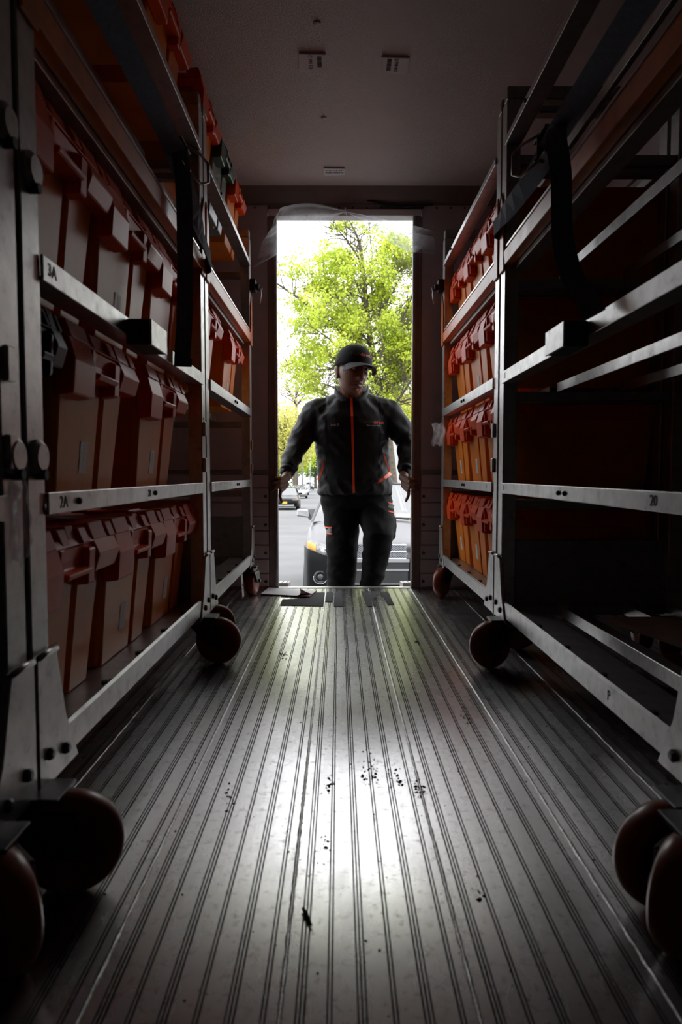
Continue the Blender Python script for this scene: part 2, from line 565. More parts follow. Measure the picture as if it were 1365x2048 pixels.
# door wall
wf = empty('wall_front', (0, YW, 0))
tag(wf, 'truck wall around the open doorway', kind='structure')
T = 0.055
def wpart(mb, name, mat, **k):
    for i, v in enumerate(mb.v):
        mb.v[i] = (v[0], v[1] - YW, v[2])
    return mb.build(name, mat, wf, **k)
wpart(MB().box(XL - 0.05, DX0 - 0.05, YW, YW + T, 0, ZC), 'wall_panel', 'wall')
wpart(MB().box(DX1 + 0.05, XR + 0.05, YW, YW + T, 0, ZC), 'wall_panel', 'wall')
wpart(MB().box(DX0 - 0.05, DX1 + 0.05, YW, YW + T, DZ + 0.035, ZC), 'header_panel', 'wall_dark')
wpart(MB().box(DX0 - 0.045, DX1 + 0.045, YW - 0.012, YW + T + 0.01, DZ, DZ + 0.035), 'door_lintel', 'white_trim', bevel=0.003)
for xa, xb in ((DX0 - 0.05, DX0), (DX1, DX1 + 0.05)):
    wpart(MB().box(xa, xb, YW - 0.008, YW + T * 0.6, 0.0, DZ), 'door_jamb', 'jamb', bevel=0.004)
    cx = (xa + xb) / 2
    edge = DX0 - 0.008 if xa < 0 else DX1 + 0.008
    wpart(MB().box(edge - 0.008, edge + 0.008, YW - 0.013, YW - 0.007, 0.01, DZ), 'jamb_strip', 'alu_dark', bevel=0.002)
# ribbed kick panels and their rivets on the lower wall
for xa, xb, side in ((-1.0, DX0 - 0.052, -1), (DX1 + 0.052, 1.1, 1)):
    for k in range(8):
        z = 0.01 + k * 0.078
        wpart(MB().box(xa, xb, YW - 0.010, YW - 0.001, z, z + 0.072), 'kick_panel', 'wall', bevel=0.003)
        if k % 2 == 0:
            ex = xb - 0.015 if side < 0 else xa + 0.015
            wpart(MB().lathe([(0.009, 0), (0.008, 0.003), (0.003, 0.005)], (ex, YW - 0.010, z + 0.03), (0, -1, 0), 10), 'rivet', 'steel', smooth=True)
    wpart(MB().box(xa, xb, YW - 0.018, YW, 0.634, 0.652), 'ledge_trim', 'wall_dark', bevel=0.003)
for k in range(26):
    x = -0.9 + k * 0.075
    wpart(MB().lathe([(0.006, 0), (0.005, 0.003), (0.002, 0.004)], (x, YW, DZ + 0.045), (0, -1, 0), 8), 'rivet', 'steel', smooth=True)
wpart(MB().box(XL, XR, YW - 0.006, YW, DZ + 0.056, DZ + 0.064), 'header_strip', 'jamb', bevel=0.002)

# black bent strip stuck to the header
bp = []
for k in range(15):
    t = k / 14
    bp.append((0.145 + 0.36 * t, YW - 0.012 - 0.004 * math.sin(9 * t), 2.088 - 0.03 * min(1, 3 * t) + 0.012 * max(0, t - 0.6)))
o = MB().tube(bp, [0.002 + 0.007 * math.sin(math.pi * (0.08 + 0.84 * i / 14)) for i in range(15)], 8).build('hanging_cable', 'rubber', smooth=True)
tag(o, 'black bent cable stuck across the header above the doorway', 'cable')

# rear step bumper outside the doorway, where the man stands
sb = empty('step_bumper', (0.03, YW + T, -0.42))
tag(sb, 'white metal step bumper below the doorway, treads of diamond plate', 'bumper')
def spart(mb, name, mat, **k):
    mb.v = [(v[0] - 0.03, v[1] - YW - T, v[2] + 0.42) for v in mb.v]
    return mb.build(name, mat, sb, **k)
spart(MB().box(-0.5, 0.56, YW + T + 0.01, YW + T + 0.60, -0.46, -0.42), 'lower_tread', 'alu_dark', bevel=0.004)
spart(MB().box(-0.30, 0.37, YW + T + 0.01, YW + T + 0.34, -0.245, -0.215), 'upper_tread', 'alu_dark', bevel=0.004)
for xs in (-0.30, 0.345):
    spart(MB().box(xs, xs + 0.025, YW + T + 0.01, YW + T + 0.32, -0.43, -0.24), 'tread_bracket', 'alu_dark', bevel=0.003)
for xa, xb in ((-0.44, -0.285), (0.36, 0.52)):
    spart(MB().prism([(xa, YW + T + 0.01, -0.40), (xb, YW + T + 0.01, -0.40), (xb, YW + T + 0.20, -0.40), (xa, YW + T + 0.20, -0.40)],
                     [(xa, YW + T + 0.01, 0.02), (xb, YW + T + 0.01, 0.02), (xb, YW + T + 0.20, 0.0), (xa, YW + T + 0.20, 0.0)]), 'dock_post', 'white_trim', bevel=0.002)
    st = MB()
    for i in range(6):
        for j in range(7):
            cx, cy = xa + 0.016 + i * 0.025, YW + T + 0.025 + j * 0.025
            zz = 0.02 - 0.02 * (cy - YW - T - 0.01) / 0.19 - 0.001
            d = 0.006 if (i + j) % 2 else -0.006
            st.prism([(cx - 0.008, cy - d, zz), (cx, cy - 0.0025, zz), (cx + 0.008, cy + d, zz), (cx, cy + 0.0025, zz)],
                     [(cx - 0.006, cy - d, zz + 0.003), (cx, cy - 0.0018, zz + 0.003), (cx + 0.006, cy + d, zz + 0.003), (cx, cy + 0.0018, zz + 0.003)])
    spart(st, 'diamond_tread', 'alu')['kind'] = 'stuff'
spart(MB().box(-0.7, 0.76, YW + T + 0.02, YW + T + 0.12, -0.62, -0.46), 'bumper_beam', 'steel', bevel=0.006)
spart(MB().box(-1.2, 1.3, YW + T - 0.6, YW + T + 0.005, -0.5, -0.07), 'rear_frame', 'steel', bevel=0.01)

# ================================================================== totes
def make_tote(name, body, rim_mat, sticker=True, flip=1, W=0.200):
    """front face at x = 0 looking to +x, the tote runs to -x; flip mirrors it along y"""
    t = empty(name)
    w, H = W * 0.83, 0.30
    q = W / 0.185
    def plan(hw, xf, xb, g, c):
        gy = 0.045 * flip * q
        gw = 0.013 * q
        pts = [(xb, -hw), (xf - c, -hw), (xf, -hw + c * 0.8)]
        pts += [(xf, gy - gw), (xf - g, gy - gw * 0.75), (xf - g, gy + gw * 0.75), (xf, gy + gw)]
        pts += [(xf, hw - c * 0.8), (xf - c, hw), (xb, hw)]
        return pts
    b = MB()
    rings = []
    for z, k in ((0, 0), (0.006, 0.03), (0.15, 0.5), (0.235, 0.8), (H, 1.0)):
        hw = w + (W - 0.008 - w) * k
        rings.append([(x, y, z) for x, y in plan(hw, -0.030 + 0.030 * k, -0.50 - 0.03 * k, 0.014, 0.012)])
    b.loft(rings)
    b.build('body', body, t, bevel=0.0025)
    r = MB()
    r.prism([(-0.53, -W, 0.272), (0.012, -W, 0.272), (0.012, W, 0.272), (-0.53, W, 0.272)], [(-0.54, -W - 0.003, 0.30), (0.018, -W - 0.003, 0.30), (0.018, W + 0.003, 0.30), (-0.54, W + 0.003, 0.30)])
    def blk(y0, y1, prof):
        ya, yb = sorted((y0 * flip * q, y1 * flip * q))
        r.prism([(x, ya, z) for x, z in prof], [(x, yb, z) for x, z in prof])
    deep = [(-0.008, 0.198), (0.026, 0.202), (0.031, 0.262), (0.020, 0.304), (-0.008, 0.304)]
    blk(-0.185, -0.085, deep)
    blk(-0.082, -0.066, [(-0.008, 0.205), (0.020, 0.208), (0.024, 0.30), (-0.008, 0.304)])
    blk(-0.070, 0.040, [(-0.008, 0.240), (0.030, 0.244), (0.034, 0.254), (0.012, 0.259), (0.012, 0.304), (-0.008, 0.304)])
    blk(0.034, 0.064, [(-0.008, 0.218), (0.024, 0.222), (0.028, 0.29), (-0.008, 0.304)])
    blk(0.072, 0.185, [(-0.008, 0.236), (0.022, 0.240), (0.033, 0.275), (0.020, 0.304), (-0.008, 0.304)])
    blk(-0.188, -0.174, [(-0.46, 0.245), (-0.06, 0.245), (-0.06, 0.30), (-0.46, 0.30)])
    blk(0.174, 0.188, [(-0.46, 0.245), (-0.06, 0.245), (-0.06, 0.30), (-0.46, 0.30)])
    r.build('rim', rim_mat, t, bevel=0.0025)
    l = MB()
    l.prism([(-0.545, -W - 0.003, 0.301), (0.022, -W - 0.003, 0.301), (0.022, W + 0.003, 0.301), (-0.545, W + 0.003, 0.301)],
            [(-0.535, -W, 0.316), (0.010, -W, 0.316), (0.010, W, 0.316), (-0.535, W, 0.316)])
    for y0, y1, h, xo in ((-0.183, -0.095, 0.337, 0.024), (-0.062, -0.030, 0.334, 0.020), (-0.024, 0.012, 0.338, 0.016), (0.012, 0.045, 0.332, 0.026), (0.070, 0.140, 0.338, 0.022), (0.152, 0.186, 0.334, 0.024)):
        ya, yb = sorted((y0 * flip * q, y1 * flip * q))
        l.prism([(-0.03, ya, 0.312), (xo, ya, 0.303), (xo, yb, 0.303), (-0.03, yb, 0.312)], [(-0.03, ya, h - 0.003), (xo - 0.012, ya, h), (xo - 0.012, yb, h), (-0.03, yb, h - 0.003)])
    for k in range(7):
        xx = -0.09 - k * 0.062
        yy = 0.03 * q if k % 2 else -0.03 * q
        l.box(xx - 0.025, xx + 0.025, yy - 0.055 * q, yy + 0.055 * q, 0.312, 0.324)
    l.build('lid', rim_mat, t, bevel=0.002)
    if sticker:
        def fx(z):
            return -0.030 + 0.030 * (z / H)
        s = MB()
        y0, y1, z0, z1 = -0.052 * flip, -0.012 * flip, 0.058, 0.122
        ya, yb = sorted((y0, y1))
        s.prism([(fx(z0) + 0.0005, ya, z0), (fx(z0) + 0.0005, yb, z0), (fx(z1) + 0.0005, yb, z1), (fx(z1) + 0.0005, ya, z1)],
                [(fx(z0) + 0.0012, ya, z0), (fx(z0) + 0.0012, yb, z0), (fx(z1) + 0.0012, yb, z1), (fx(z1) + 0.0012, ya, z1)], 0)
        z = z0 + 0.006
        while z < z1 - 0.006:
            h = random.choice((0.0012, 0.002, 0.003))
            c0, c1 = ya + 0.018, yb - 0.004
            s.prism([(fx(z) + 0.0012, c0, z), (fx(z) + 0.0012, c1, z), (fx(z + h) + 0.0012, c1, z + h), (fx(z + h) + 0.0012, c0, z + h)],
                    [(fx(z) + 0.0017, c0, z), (fx(z) + 0.0017, c1, z), (fx(z + h) + 0.0017, c1, z + h), (fx(z + h) + 0.0017, c0, z + h)], 1)
            z += h + random.choice((0.0012, 0.0018))
        for k in range(5):
            z = z0 + 0.008 + k * 0.0105
            s.prism([(fx(z) + 0.0012, ya + 0.004, z), (fx(z) + 0.0012, ya + 0.012, z), (fx(z) + 0.0013, ya + 0.012, z + 0.006), (fx(z) + 0.0013, ya + 0.004, z + 0.006)],
                    [(fx(z) + 0.0017, ya + 0.004, z), (fx(z) + 0.0017, ya + 0.012, z), (fx(z) + 0.0018, ya + 0.012, z + 0.006), (fx(z) + 0.0018, ya + 0.004, z + 0.006)], 1)
        s.build('barcode_sticker', ['sticker', 'ink'], t, fix=True)['label'] = 'white sticker with barcode'
    return t

tote_proto = {}
def tote(kind, x, y, z, rz, label, group, tilt=0.0):
    key = kind
    if key not in tote_proto:
        spec = {'orange': ('orange_tote', 'orange', 'orange_red', True), 'plain': ('orange_tote', 'orange', 'orange_red', False),
                'orange_slim': ('orange_tote', 'orange', 'orange_red', True, 1, 0.187), 'plain_slim': ('orange_tote', 'orange', 'orange_red', False, 1, 0.187),
                'navy': ('navy_tote', 'navy', 'navy', False, 1, 0.071), 'green': ('green_tote', 'grey_plastic', 'green', False, 1, 0.178), 'plain_thin': ('orange_tote', 'orange', 'orange_red', False, 1, 0.178)}[kind]
        o = make_tote(*spec)
        tote_proto[key] = o
    else:
        o = dup(tote_proto[key])
    o.location = (x, y, z)
    o.rotation_euler = (0, 0, rz + math.radians(tilt))
    tag(o, label, 'tote', group)
    return o

# ================================================================== carts
ZT = {2: 0.567, 3: 0.925, 4: 1.290, 5: 1.684}
DEPTH = 0.60
def caster_parts(cart, x, y, ang, zp=0.155):
    """swivel caster; ang is the direction its wheel trails"""
    d = Vector((math.cos(ang), math.sin(ang), 0))
    a = Vector((-d.y, d.x, 0))
    r = 0.077
    c = Vector((x, y, r)) + d * 0.04
    f = MB()
    f.lathe([(0.030, 0), (0.030, 0.012), (0.022, 0.014), (0.022, 0.034)], (x, y, zp - 0.034), (0, 0, 1), 16)
    f.box(x - 0.036, x + 0.036, y - 0.036, y + 0.036, zp - 0.004, zp + 0.004)
    for s in (-1, 1):
        o_ = a * (0.031 * s)
        top = Vector((x, y, zp - 0.030)) + o_
        p = [top - d * 0.045, top + d * 0.05, c + o_ + d * 0.022 + Vector((0, 0, -0.012)), c + o_ - d * 0.022 + Vector((0, 0, -0.012))]
        q = [v + a * (0.005 * s) for v in p]
        f.prism(p, q)
    t0 = Vector((x, y, zp - 0.030))
    p = [t0 - d * 0.045 - a * 0.036, t0 + d * 0.05 - a * 0.036, t0 + d * 0.05 + a * 0.036, t0 - d * 0.045 + a * 0.036]
    f.prism(p, [v + Vector((0, 0, 0.006)) for v in p])
    f.lathe([(0.010, -0.044), (0.010, 0.044)], c, a, 10)
    fo = f.build('caster', 'steel', cart, bevel=0.0015)
    wb = MB()
    hw = 0.024
    prof = [(0.012, -hw * 0.9), (0.050, -hw * 0.8), (0.056, -hw), (0.066, -hw), (0.073, -hw * 0.75), (r, -hw * 0.3), (r, hw * 0.3), (0.073, hw * 0.75), (0.066, hw), (0.056, hw), (0.050, hw * 0.8), (0.012, hw * 0.9)]
    wb.lathe(prof, c, a, 40)
    wo = wb.build('wheel', 'poly', fo, smooth=True)
    return fo

def make_cart(name, L, casters, label, ends=(True, True), near_oval=False, far_latch=False, block=None, bolts=(0.655, 0.70)):
    """front plane x = 0 looking to +x; y from 0 to L; the cart runs to x = -DEPTH"""
    c = empty(name)
    tag(c, label, 'cart')
    PW = 0.06
    for y in (0.0, L - PW):
        for x in (-0.046, -DEPTH):
            MB().box(x, x + 0.046, y, y + PW, 0.165, 1.83).build('post', 'alu', c, bevel=0.003)
    # foot gussets on the posts
    for y, sg in ((0.0, 1), (L, -1)):
        for x, dx in ((0.0, 1), (-DEPTH, -1)):
            pr = [(y - 0.004 * sg, 0.355), (y + 0.068 * sg, 0.355), (y + 0.100 * sg, 0.24), (y + 0.150 * sg, 0.150), (y - 0.004 * sg, 0.150)]
            xa, xb = (x - 0.004, x + 0.009) if dx > 0 else (x - 0.009, x + 0.004)
            g = MB().prism([(xa, p[0], p[1]) for p in pr], [(xb, p[0], p[1]) for p in pr]).build('foot_gusset', 'alu', c, bevel=0.003)
            if dx > 0:
                for yy, zz in ((y + 0.03 * sg, 0.20), (y + 0.09 * sg, 0.185)):
                    MB().lathe([(0.010, 0), (0.010, 0.005), (0.006, 0.008)], (xb, yy, zz), (1, 0, 0), 6).build('bolt', 'steel', g)
                MB().tube([(xb, y + 0.002 * sg, 0.356), (xb, y + 0.03 * sg, 0.358), (xb, y + 0.066 * sg, 0.356)], 0.005, 6).build('weld', 'alu', g, smooth=True)
    ya, yb = PW - 0.002, L - PW + 0.002
    # bottom deck
    ch = MB()
    ch.extr_y([(0.0, 0.166), (0.004, 0.166), (0.004, 0.213), (-0.003, 0.216), (-0.004, 0.196), (-0.115, 0.196), (-0.115, 0.190), (0.0, 0.190)], ya, yb)
    dk = ch.build('bottom_rail', 'alu', c)
    y = 0.16
    while y < L - 0.12:
        bm_ = MB().lathe([(0.008, 0), (0.008, 0.006)], (-0.030, y, 0.196), (0, 0, 1), 6)
        bm_.box(-0.024, -0.010, y + 0.006, y + 0.014, 0.196, 0.203)
        bm_.build('bolt', 'rubber', dk)
        y += 0.235
    for x in (-0.20, -0.42):
        MB().extr_y([(x, 0.160), (x + 0.006, 0.160), (x + 0.006, 0.196), (x - 0.03, 0.196), (x - 0.03, 0.190), (x, 0.190)], ya - 0.02, yb + 0.02).build('deck_rail', 'alu', c, bevel=0.001)
    MB().box(-DEPTH + 0.002, -DEPTH + 0.04, ya, yb, 0.160, 0.196).build('rear_rail', 'alu_dark', c, bevel=0.002)
    for y in (0.03, L - 0.03):
        MB().box(-DEPTH + 0.046, -0.046, y - 0.018, y + 0.018, 0.160, 0.190).build('end_rail', 'alu_dark', c, bevel=0.002)
    # shelf rails
    for t in (2, 3, 4, 5):
        z = ZT[t]
        if t in (2, 3, 5):
            h = 0.034 if t == 2 else 0.038 if t == 3 else 0.022
            r = MB().extr_y([(-0.002, z), (0.006, z), (0.006, z + h), (0.001, z + h), (0.001, z + 0.006), (-0.045, z + 0.006), (-0.045, z)], ya, yb)
            ro = r.build('front_rail', 'alu', c, bevel=0.001)
            for yy in (bolts if t == 2 else (0.62, 0.67) if t == 3 else (0.3,)):
                MB().lathe([(0.006, 0), (0.006, 0.004), (0.003, 0.006)], (0.006, yy, z + h * 0.5), (1, 0, 0), 8).build('bolt', 'rubber', ro)
        else:
            # orange painted beam with an aluminium nosing
            bo = MB().extr_y([(-0.026, z + 0.014), (0.004, z + 0.014), (0.006, z + 0.058), (-0.004, z + 0.070), (-0.026, z + 0.070)], ya, yb).build('orange_beam', 'paint_orange', c, bevel=0.0015)
            bo['label'] = 'orange painted beam'
            MB().extr_y([(-0.020, z + 0.0705), (0.001, z + 0.0705), (0.001, z + 0.077), (-0.020, z + 0.077)], ya, yb).build('nosing', 'alu', bo)
            MB().extr_y([(-0.075, z - 0.002), (-0.028, z - 0.002), (-0.028, z + 0.034), (-0.032, z + 0.034), (-0.032, z + 0.004), (-0.075, z + 0.004)], ya, yb).build('front_rail', 'alu', c, bevel=0.001)
            for yy, sg in ((0.0, 1), (L, -1)):
                pr = [(yy + 0.004 * sg, z + 0.0), (yy + 0.062 * sg, z + 0.0), (yy + 0.050 * sg, z + 0.20), (yy + 0.012 * sg, z + 0.265)]
                MB().prism([(0.0005, p[0], p[1]) for p in pr], [(0.007, p[0], p[1]) for p in pr]).build('beam_bracket', 'paint_orange', c, bevel=0.002)
        for x in (-0.19, -0.40):
            MB().extr_y([(x, z - 0.024), (x + 0.006, z - 0.024), (x + 0.006, z + 0.006), (x - 0.028, z + 0.006), (x - 0.028, z), (x, z)], 0.03, L - 0.03).build('shelf_rail', 'alu', c, bevel=0.001)
        MB().box(-DEPTH + 0.004, -DEPTH + 0.04, ya, yb, z - 0.024, z + 0.006).build('rear_rail', 'alu_dark', c, bevel=0.002)
        for y in (0.03, L - 0.03):
            MB().box(-DEPTH + 0.046, -0.046, y - 0.016, y + 0.016, z - 0.055, z - 0.024).build('end_rail', 'alu_dark', c, bevel=0.002)
    for y in (0.03, L - 0.03):
        MB().box(-DEPTH + 0.02, -0.002, y - 0.022, y + 0.022, 1.831, 1.874).build('top_tube', 'alu_dark', c, bevel=0.004)
    for y, on in zip((0.004, L - 0.010), ends):
        if on:
            MB().box(-DEPTH + 0.046, -0.046, y, y + 0.006, 0.150, 0.405).build('end_board', 'alu_dark', c, bevel=0.001)
    if near_oval:
        for z in (1.075, 0.655):
            for y in (0.03, ):
                MB().lathe([(0.027, 0), (0.027, 0.006), (0.020, 0.012)], (0.0, y, z), (1, 0, 0), 20).build('bumper_disc', 'alu', c, smooth=False)
                MB().lathe([(0.008, 0), (0.008, 0.016)], (0.0, y, z - 0.026), (1, 0, 0), 8).build('bolt', 'rubber', c)
    for z in (0.78, 0.66):
        for y in (L - 0.045,):
            MB().box(0.0, 0.010, y - 0.010, y + 0.014, z - 0.024, z + 0.024).build('splice_clip', 'alu', c, bevel=0.002)
    if far_latch:
        y = L - 0.03
        k = MB().box(0.0, 0.030, y - 0.025, y + 0.03, 1.565, 1.625).box(0.028, 0.048, y - 0.02, y + 0.015, 1.575, 1.600).lathe([(0.012, 0), (0.012, 0.03)], (0.05, y, 1.585), (0, 1, 0), 10)
        lo = k.build('latch', 'rubber', c, bevel=0.003)
        MB().tube([(0.052, y, 1.59), (0.056, y, 1.55), (0.050, y - 0.004, 1.505)], 0.0035, 6).build('latch_lever', 'alu', lo, smooth=True)
    if block is not None:
        y = block
        lo = MB().box(0.006, 0.056, y, y + 0.125, 0.903, 0.957).build('rail_bumper', 'rubber', c, bevel=0.002)
        MB().box(0.0555, 0.060, y + 0.001, y + 0.130, 0.903, 0.957).build('rail_bumper_plate', 'alu', lo, bevel=0.001)
        lo['label'] = 'black rail bumper with a metal face'
    for k, (x, y, a) in enumerate(casters):
        caster_parts(c, x, y, a)
    return c

def mark(cart, txt, y, z, x, size=0.028, mirror=False):
    """hand lettering on a rail's aisle face (cart local coordinates)"""
    m4 = frame((x + 0.0004, y, z), (0, 1, 0), (0, 0, 1), (1, 0, 0))
    return lettering(txt, size, 'ink', cart, m4, 'lettering')

LX, RX = -0.455, 0.540
R180 = math.pi
# left, middle cart (its near post stands at y = 1.00)
cl = make_cart('rack_cart', 1.345, [(0.012, 0.000, math.radians(8)), (0.015, 1.255, math.radians(-8)), (-0.55, 0.1, 2.2), (-0.55, 1.25, 1.4)],
               'aluminium rack cart nearest on the left, loaded with rows of orange totes', (False, True), True, False, 0.46, (0.178, 0.668))
cl.location = (LX, 1.0, 0)
mark(cl, '2A', 0.115, ZT[2] + 0.017, 0.006)
mark(cl, '2B', 0.62, ZT[2] + 0.017, 0.006, 0.024)
mark(cl, '2', 1.31, 0.80, 0.0, 0.05)
mark(cl, '3A', 0.09, ZT[3] + 0.020, 0.006, 0.028)
cl2 = make_cart('rack_cart', 1.235, [(-0.03, 0.09, 0.6), (0.0, 1.13, 1.45), (-0.55, 0.1, 2.2), (-0.55, 1.14, 1.4)],
                'aluminium rack cart on the left beside the doorway, lower shelves empty', (True, True), False, True)
cl2.location = (LX, 2.36, 0)
mark(cl2, '1', 1.10, ZT[2] + 0.017, 0.006, 0.024)
cl0 = make_cart('rack_cart', 1.30, [(-0.03, 0.1, 0.6), (0.000, 1.185, math.radians(-45)), (-0.55, 0.1, 2.2), (-0.55, 1.2, 1.4)],
                'aluminium rack cart post and caster cut off by the left picture edge', (True, True), False, False)
for z in (1.105, 0.655):
    MB().lathe([(0.027, 0), (0.027, 0.006), (0.020, 0.012)], (0.0, 1.27, z), (1, 0, 0), 20).build('bumper_disc', 'alu', cl0)
    MB().lathe([(0.008, 0), (0.008, 0.016)], (0.0, 1.27, z - 0.026), (1, 0, 0), 8).build('bolt', 'rubber', cl0)
cl0.location = (LX, -0.315, 0)
# right carts are turned round, so their local y runs back towards the camera
cr = make_cart('rack_cart', 1.345, [(0.012, 0.10, math.radians(28)), (0.028, 1.335, math.radians(15)), (-0.55, 0.1, 2.2), (-0.55, 1.15, 1.4)],
               'empty aluminium rack cart nearest on the right, with a navy strap hanging', (True, False), False, False, None)
cr.location = (RX, 2.31, 0)
cr.rotation_euler = (0, 0, R180)
y = 0.71
lo = MB().box(0.006, 0.056, y, y + 0.125, 0.903, 0.957).build('rail_bumper', 'rubber', cr, bevel=0.002)
MB().box(0.0555, 0.060, y - 0.004, y + 0.124, 0.903, 0.957).build('rail_bumper_plate', 'alu', lo, bevel=0.001)
mark(cr, '20', 1.155, ZT[2] + 0.017, 0.006, 0.028)
mark(cr, '11', 0.10, ZT[2] + 0.017, 0.006, 0.026)
mark(cr, '1', 0.10, ZT[3] + 0.020, 0.006, 0.028)
mark(cr, 'P', 0.98, 0.19, 0.004, 0.030)
cr2 = make_cart('rack_cart', 1.27, [(-0.01, 0.085, math.radians(60)), (-0.06, 1.17, math.radians(175)), (-0.55, 0.1, 2.2), (-0.55, 1.15, 1.4)],
                'aluminium rack cart on the right beside the doorway, full of orange totes', (True, True), False, False)
cr2.location = (RX, 3.60, 0)
cr2.rotation_euler = (0, 0, R180)
y = 0.03
k = MB().box(0.0, 0.030, y - 0.03, y + 0.025, 1.565, 1.625).box(0.028, 0.048, y - 0.015, y + 0.02, 1.575, 1.600).lathe([(0.012, 0), (0.012, 0.03)], (0.05, y - 0.03, 1.585), (0, 1, 0), 10)
lo = k.build('latch', 'rubber', cr2, bevel=0.003)
MB().tube([(0.052, y, 1.59), (0.056, y, 1.55), (0.050, y + 0.004, 1.505)], 0.0035, 6).build('latch_lever', 'alu', lo, smooth=True)
mark(cr2, '1', 1.13, ZT[2] + 0.017, 0.006, 0.024)
cr0 = make_cart('rack_cart', 1.28, [(0.055, 0.055, math.radians(45)), (-0.03, 1.17, 0.6), (-0.55, 0.1, 2.2), (-0.55, 1.15, 1.4)],
                'rack cart whose caster alone shows at the lower right picture edge', (True, True), False, False)
cr0.location = (RX, 0.955, 0)
cr0.rotation_euler = (0, 0, R180)
# paper tag hanging on the far left cart
tg = MB().prism([(0.012, 0.70, 0.172), (0.014, 0.74, 0.175), (0.022, 0.728, 0.075), (0.020, 0.690, 0.072)], [(0.013, 0.70, 0.172), (0.015, 0.74, 0.175), (0.023, 0.728, 0.075), (0.021, 0.690, 0.072)]).build('hanging_tag', 'sticker', cl2)
lettering('1B', 0.036, 'ink', tg, frame((0.0195, 0.716, 0.118), (0.05, 0.27, 0.96), (0, -0.96, 0.27), (1, 0, -0.05)), 'lettering')

# ------------------------------------------------------------------ loading the carts
Z1, Z2, Z3, Z4, Z5 = 0.1965, 0.5735, 0.9315, 1.296, 1.6905
ORD = ['first', 'second', 'third', 'fourth']
def row(side, cart, shelf, z, ys, kinds=None, x=None, tilts=None, only=None):
    n = len(ys)
    for i, y in enumerate(ys):
        k = (kinds or ['orange'] * n)[i]
        colour = {'navy': 'navy blue tote', 'green': 'dark green tote'}.get(k, 'orange lidded tote')
        # ys are listed from the camera towards the doorway
        d = n - 1 - i
        where = 'nearest the doorway' if d == 0 else ORD[d] + ' from the doorway'
        lab = only or f'{colour}, {where} on the {shelf} of the {cart} {side} cart'
        if n == 1 and not only:
            lab = f'{colour} alone on the {shelf} of the {cart} {side} cart'
        rz = 0 if side == 'left' else R180
        xx = x if x is not None else (LX - 0.022 if side == 'left' else RX + 0.022)
        tote(k, xx, y, z + 0.0005, rz, lab, f'totes on the {cart} {side} cart', (tilts or [0] * n)[i])

row('left', 'near', 'bottom shelf', Z1, [1.266, 1.673, 2.080], x=LX - 0.050)
row('left', 'near', 'second shelf', Z2, [1.141], ['navy'], x=LX - 0.052, only='narrow navy blue tote on the second shelf of the near left cart')
row('left', 'near', 'second shelf', Z2, [1.440, 1.955], tilts=[0.4, -0.4], x=LX - 0.050)
row('left', 'near', 'third shelf', Z3, [1.266, 1.673, 2.080], ['plain', 'orange', 'plain'], x=LX - 0.050)
row('left', 'near', 'top shelf', Z5, [1.266, 1.673, 2.080], ['plain', 'plain', 'plain'], x=LX - 0.050)
S3, P3 = ['orange_slim'] * 3, ['plain_slim'] * 3
row('left', 'far', 'third shelf', Z3, [2.625, 3.235], ['plain_slim', 'orange_slim'], x=LX - 0.045)
row('left', 'far', 'top shelf', Z5, [2.606, 2.971, 3.340], ['plain_thin', 'green', 'plain_thin'], x=LX - 0.040)
YS = [2.583, 2.965, 3.347]
row('right', 'far', 'bottom shelf', Z1, YS, S3, x=RX + 0.050)
row('right', 'far', 'second shelf', Z2, YS, S3, x=RX + 0.046)
row('right', 'far', 'third shelf', Z3, YS, ['plain_slim', 'orange_slim', 'plain_slim'], x=RX + 0.050)
row('right', 'far', 'fourth shelf', Z4, YS, P3, x=RX + 0.055)

# ================================================================== straps
def ribbon(path, wid, width_dirs, thick=0.002):
    """flat webbing along a path; width_dirs: one direction per point"""
    n = len(path)
    rings = []
    for i in range(n):
        p = Vector(path[i]); w = Vector(width_dirs[i]).normalized()
        t = (Vector(path[min(i + 1, n - 1)]) - Vector(path[max(i - 1, 0)])).normalized()
        nn = w.cross(t).normalized() * thick
        w = w * wid / 2
        rings.append([p - w - nn, p + w - nn, p + w + nn, p - w + nn])
    return MB().loft(rings)
def spline(pts, k=6):
    pts = [Vector(p) for p in pts]
    out = []
    for i in range(len(pts) - 1):
        p0, p1, p2, p3 = pts[max(i - 1, 0)], pts[i], pts[i + 1], pts[min(i + 2, len(pts) - 1)]
        for j in range(k):
            t = j / k
            out.append(0.5 * ((2 * p1) + (p2 - p0) * t + (2 * p0 - 5 * p1 + 4 * p2 - p3) * t * t + (3 * p1 - p0 - 3 * p2 + p3) * t ** 3))
    out.append(pts[-1])
    return out

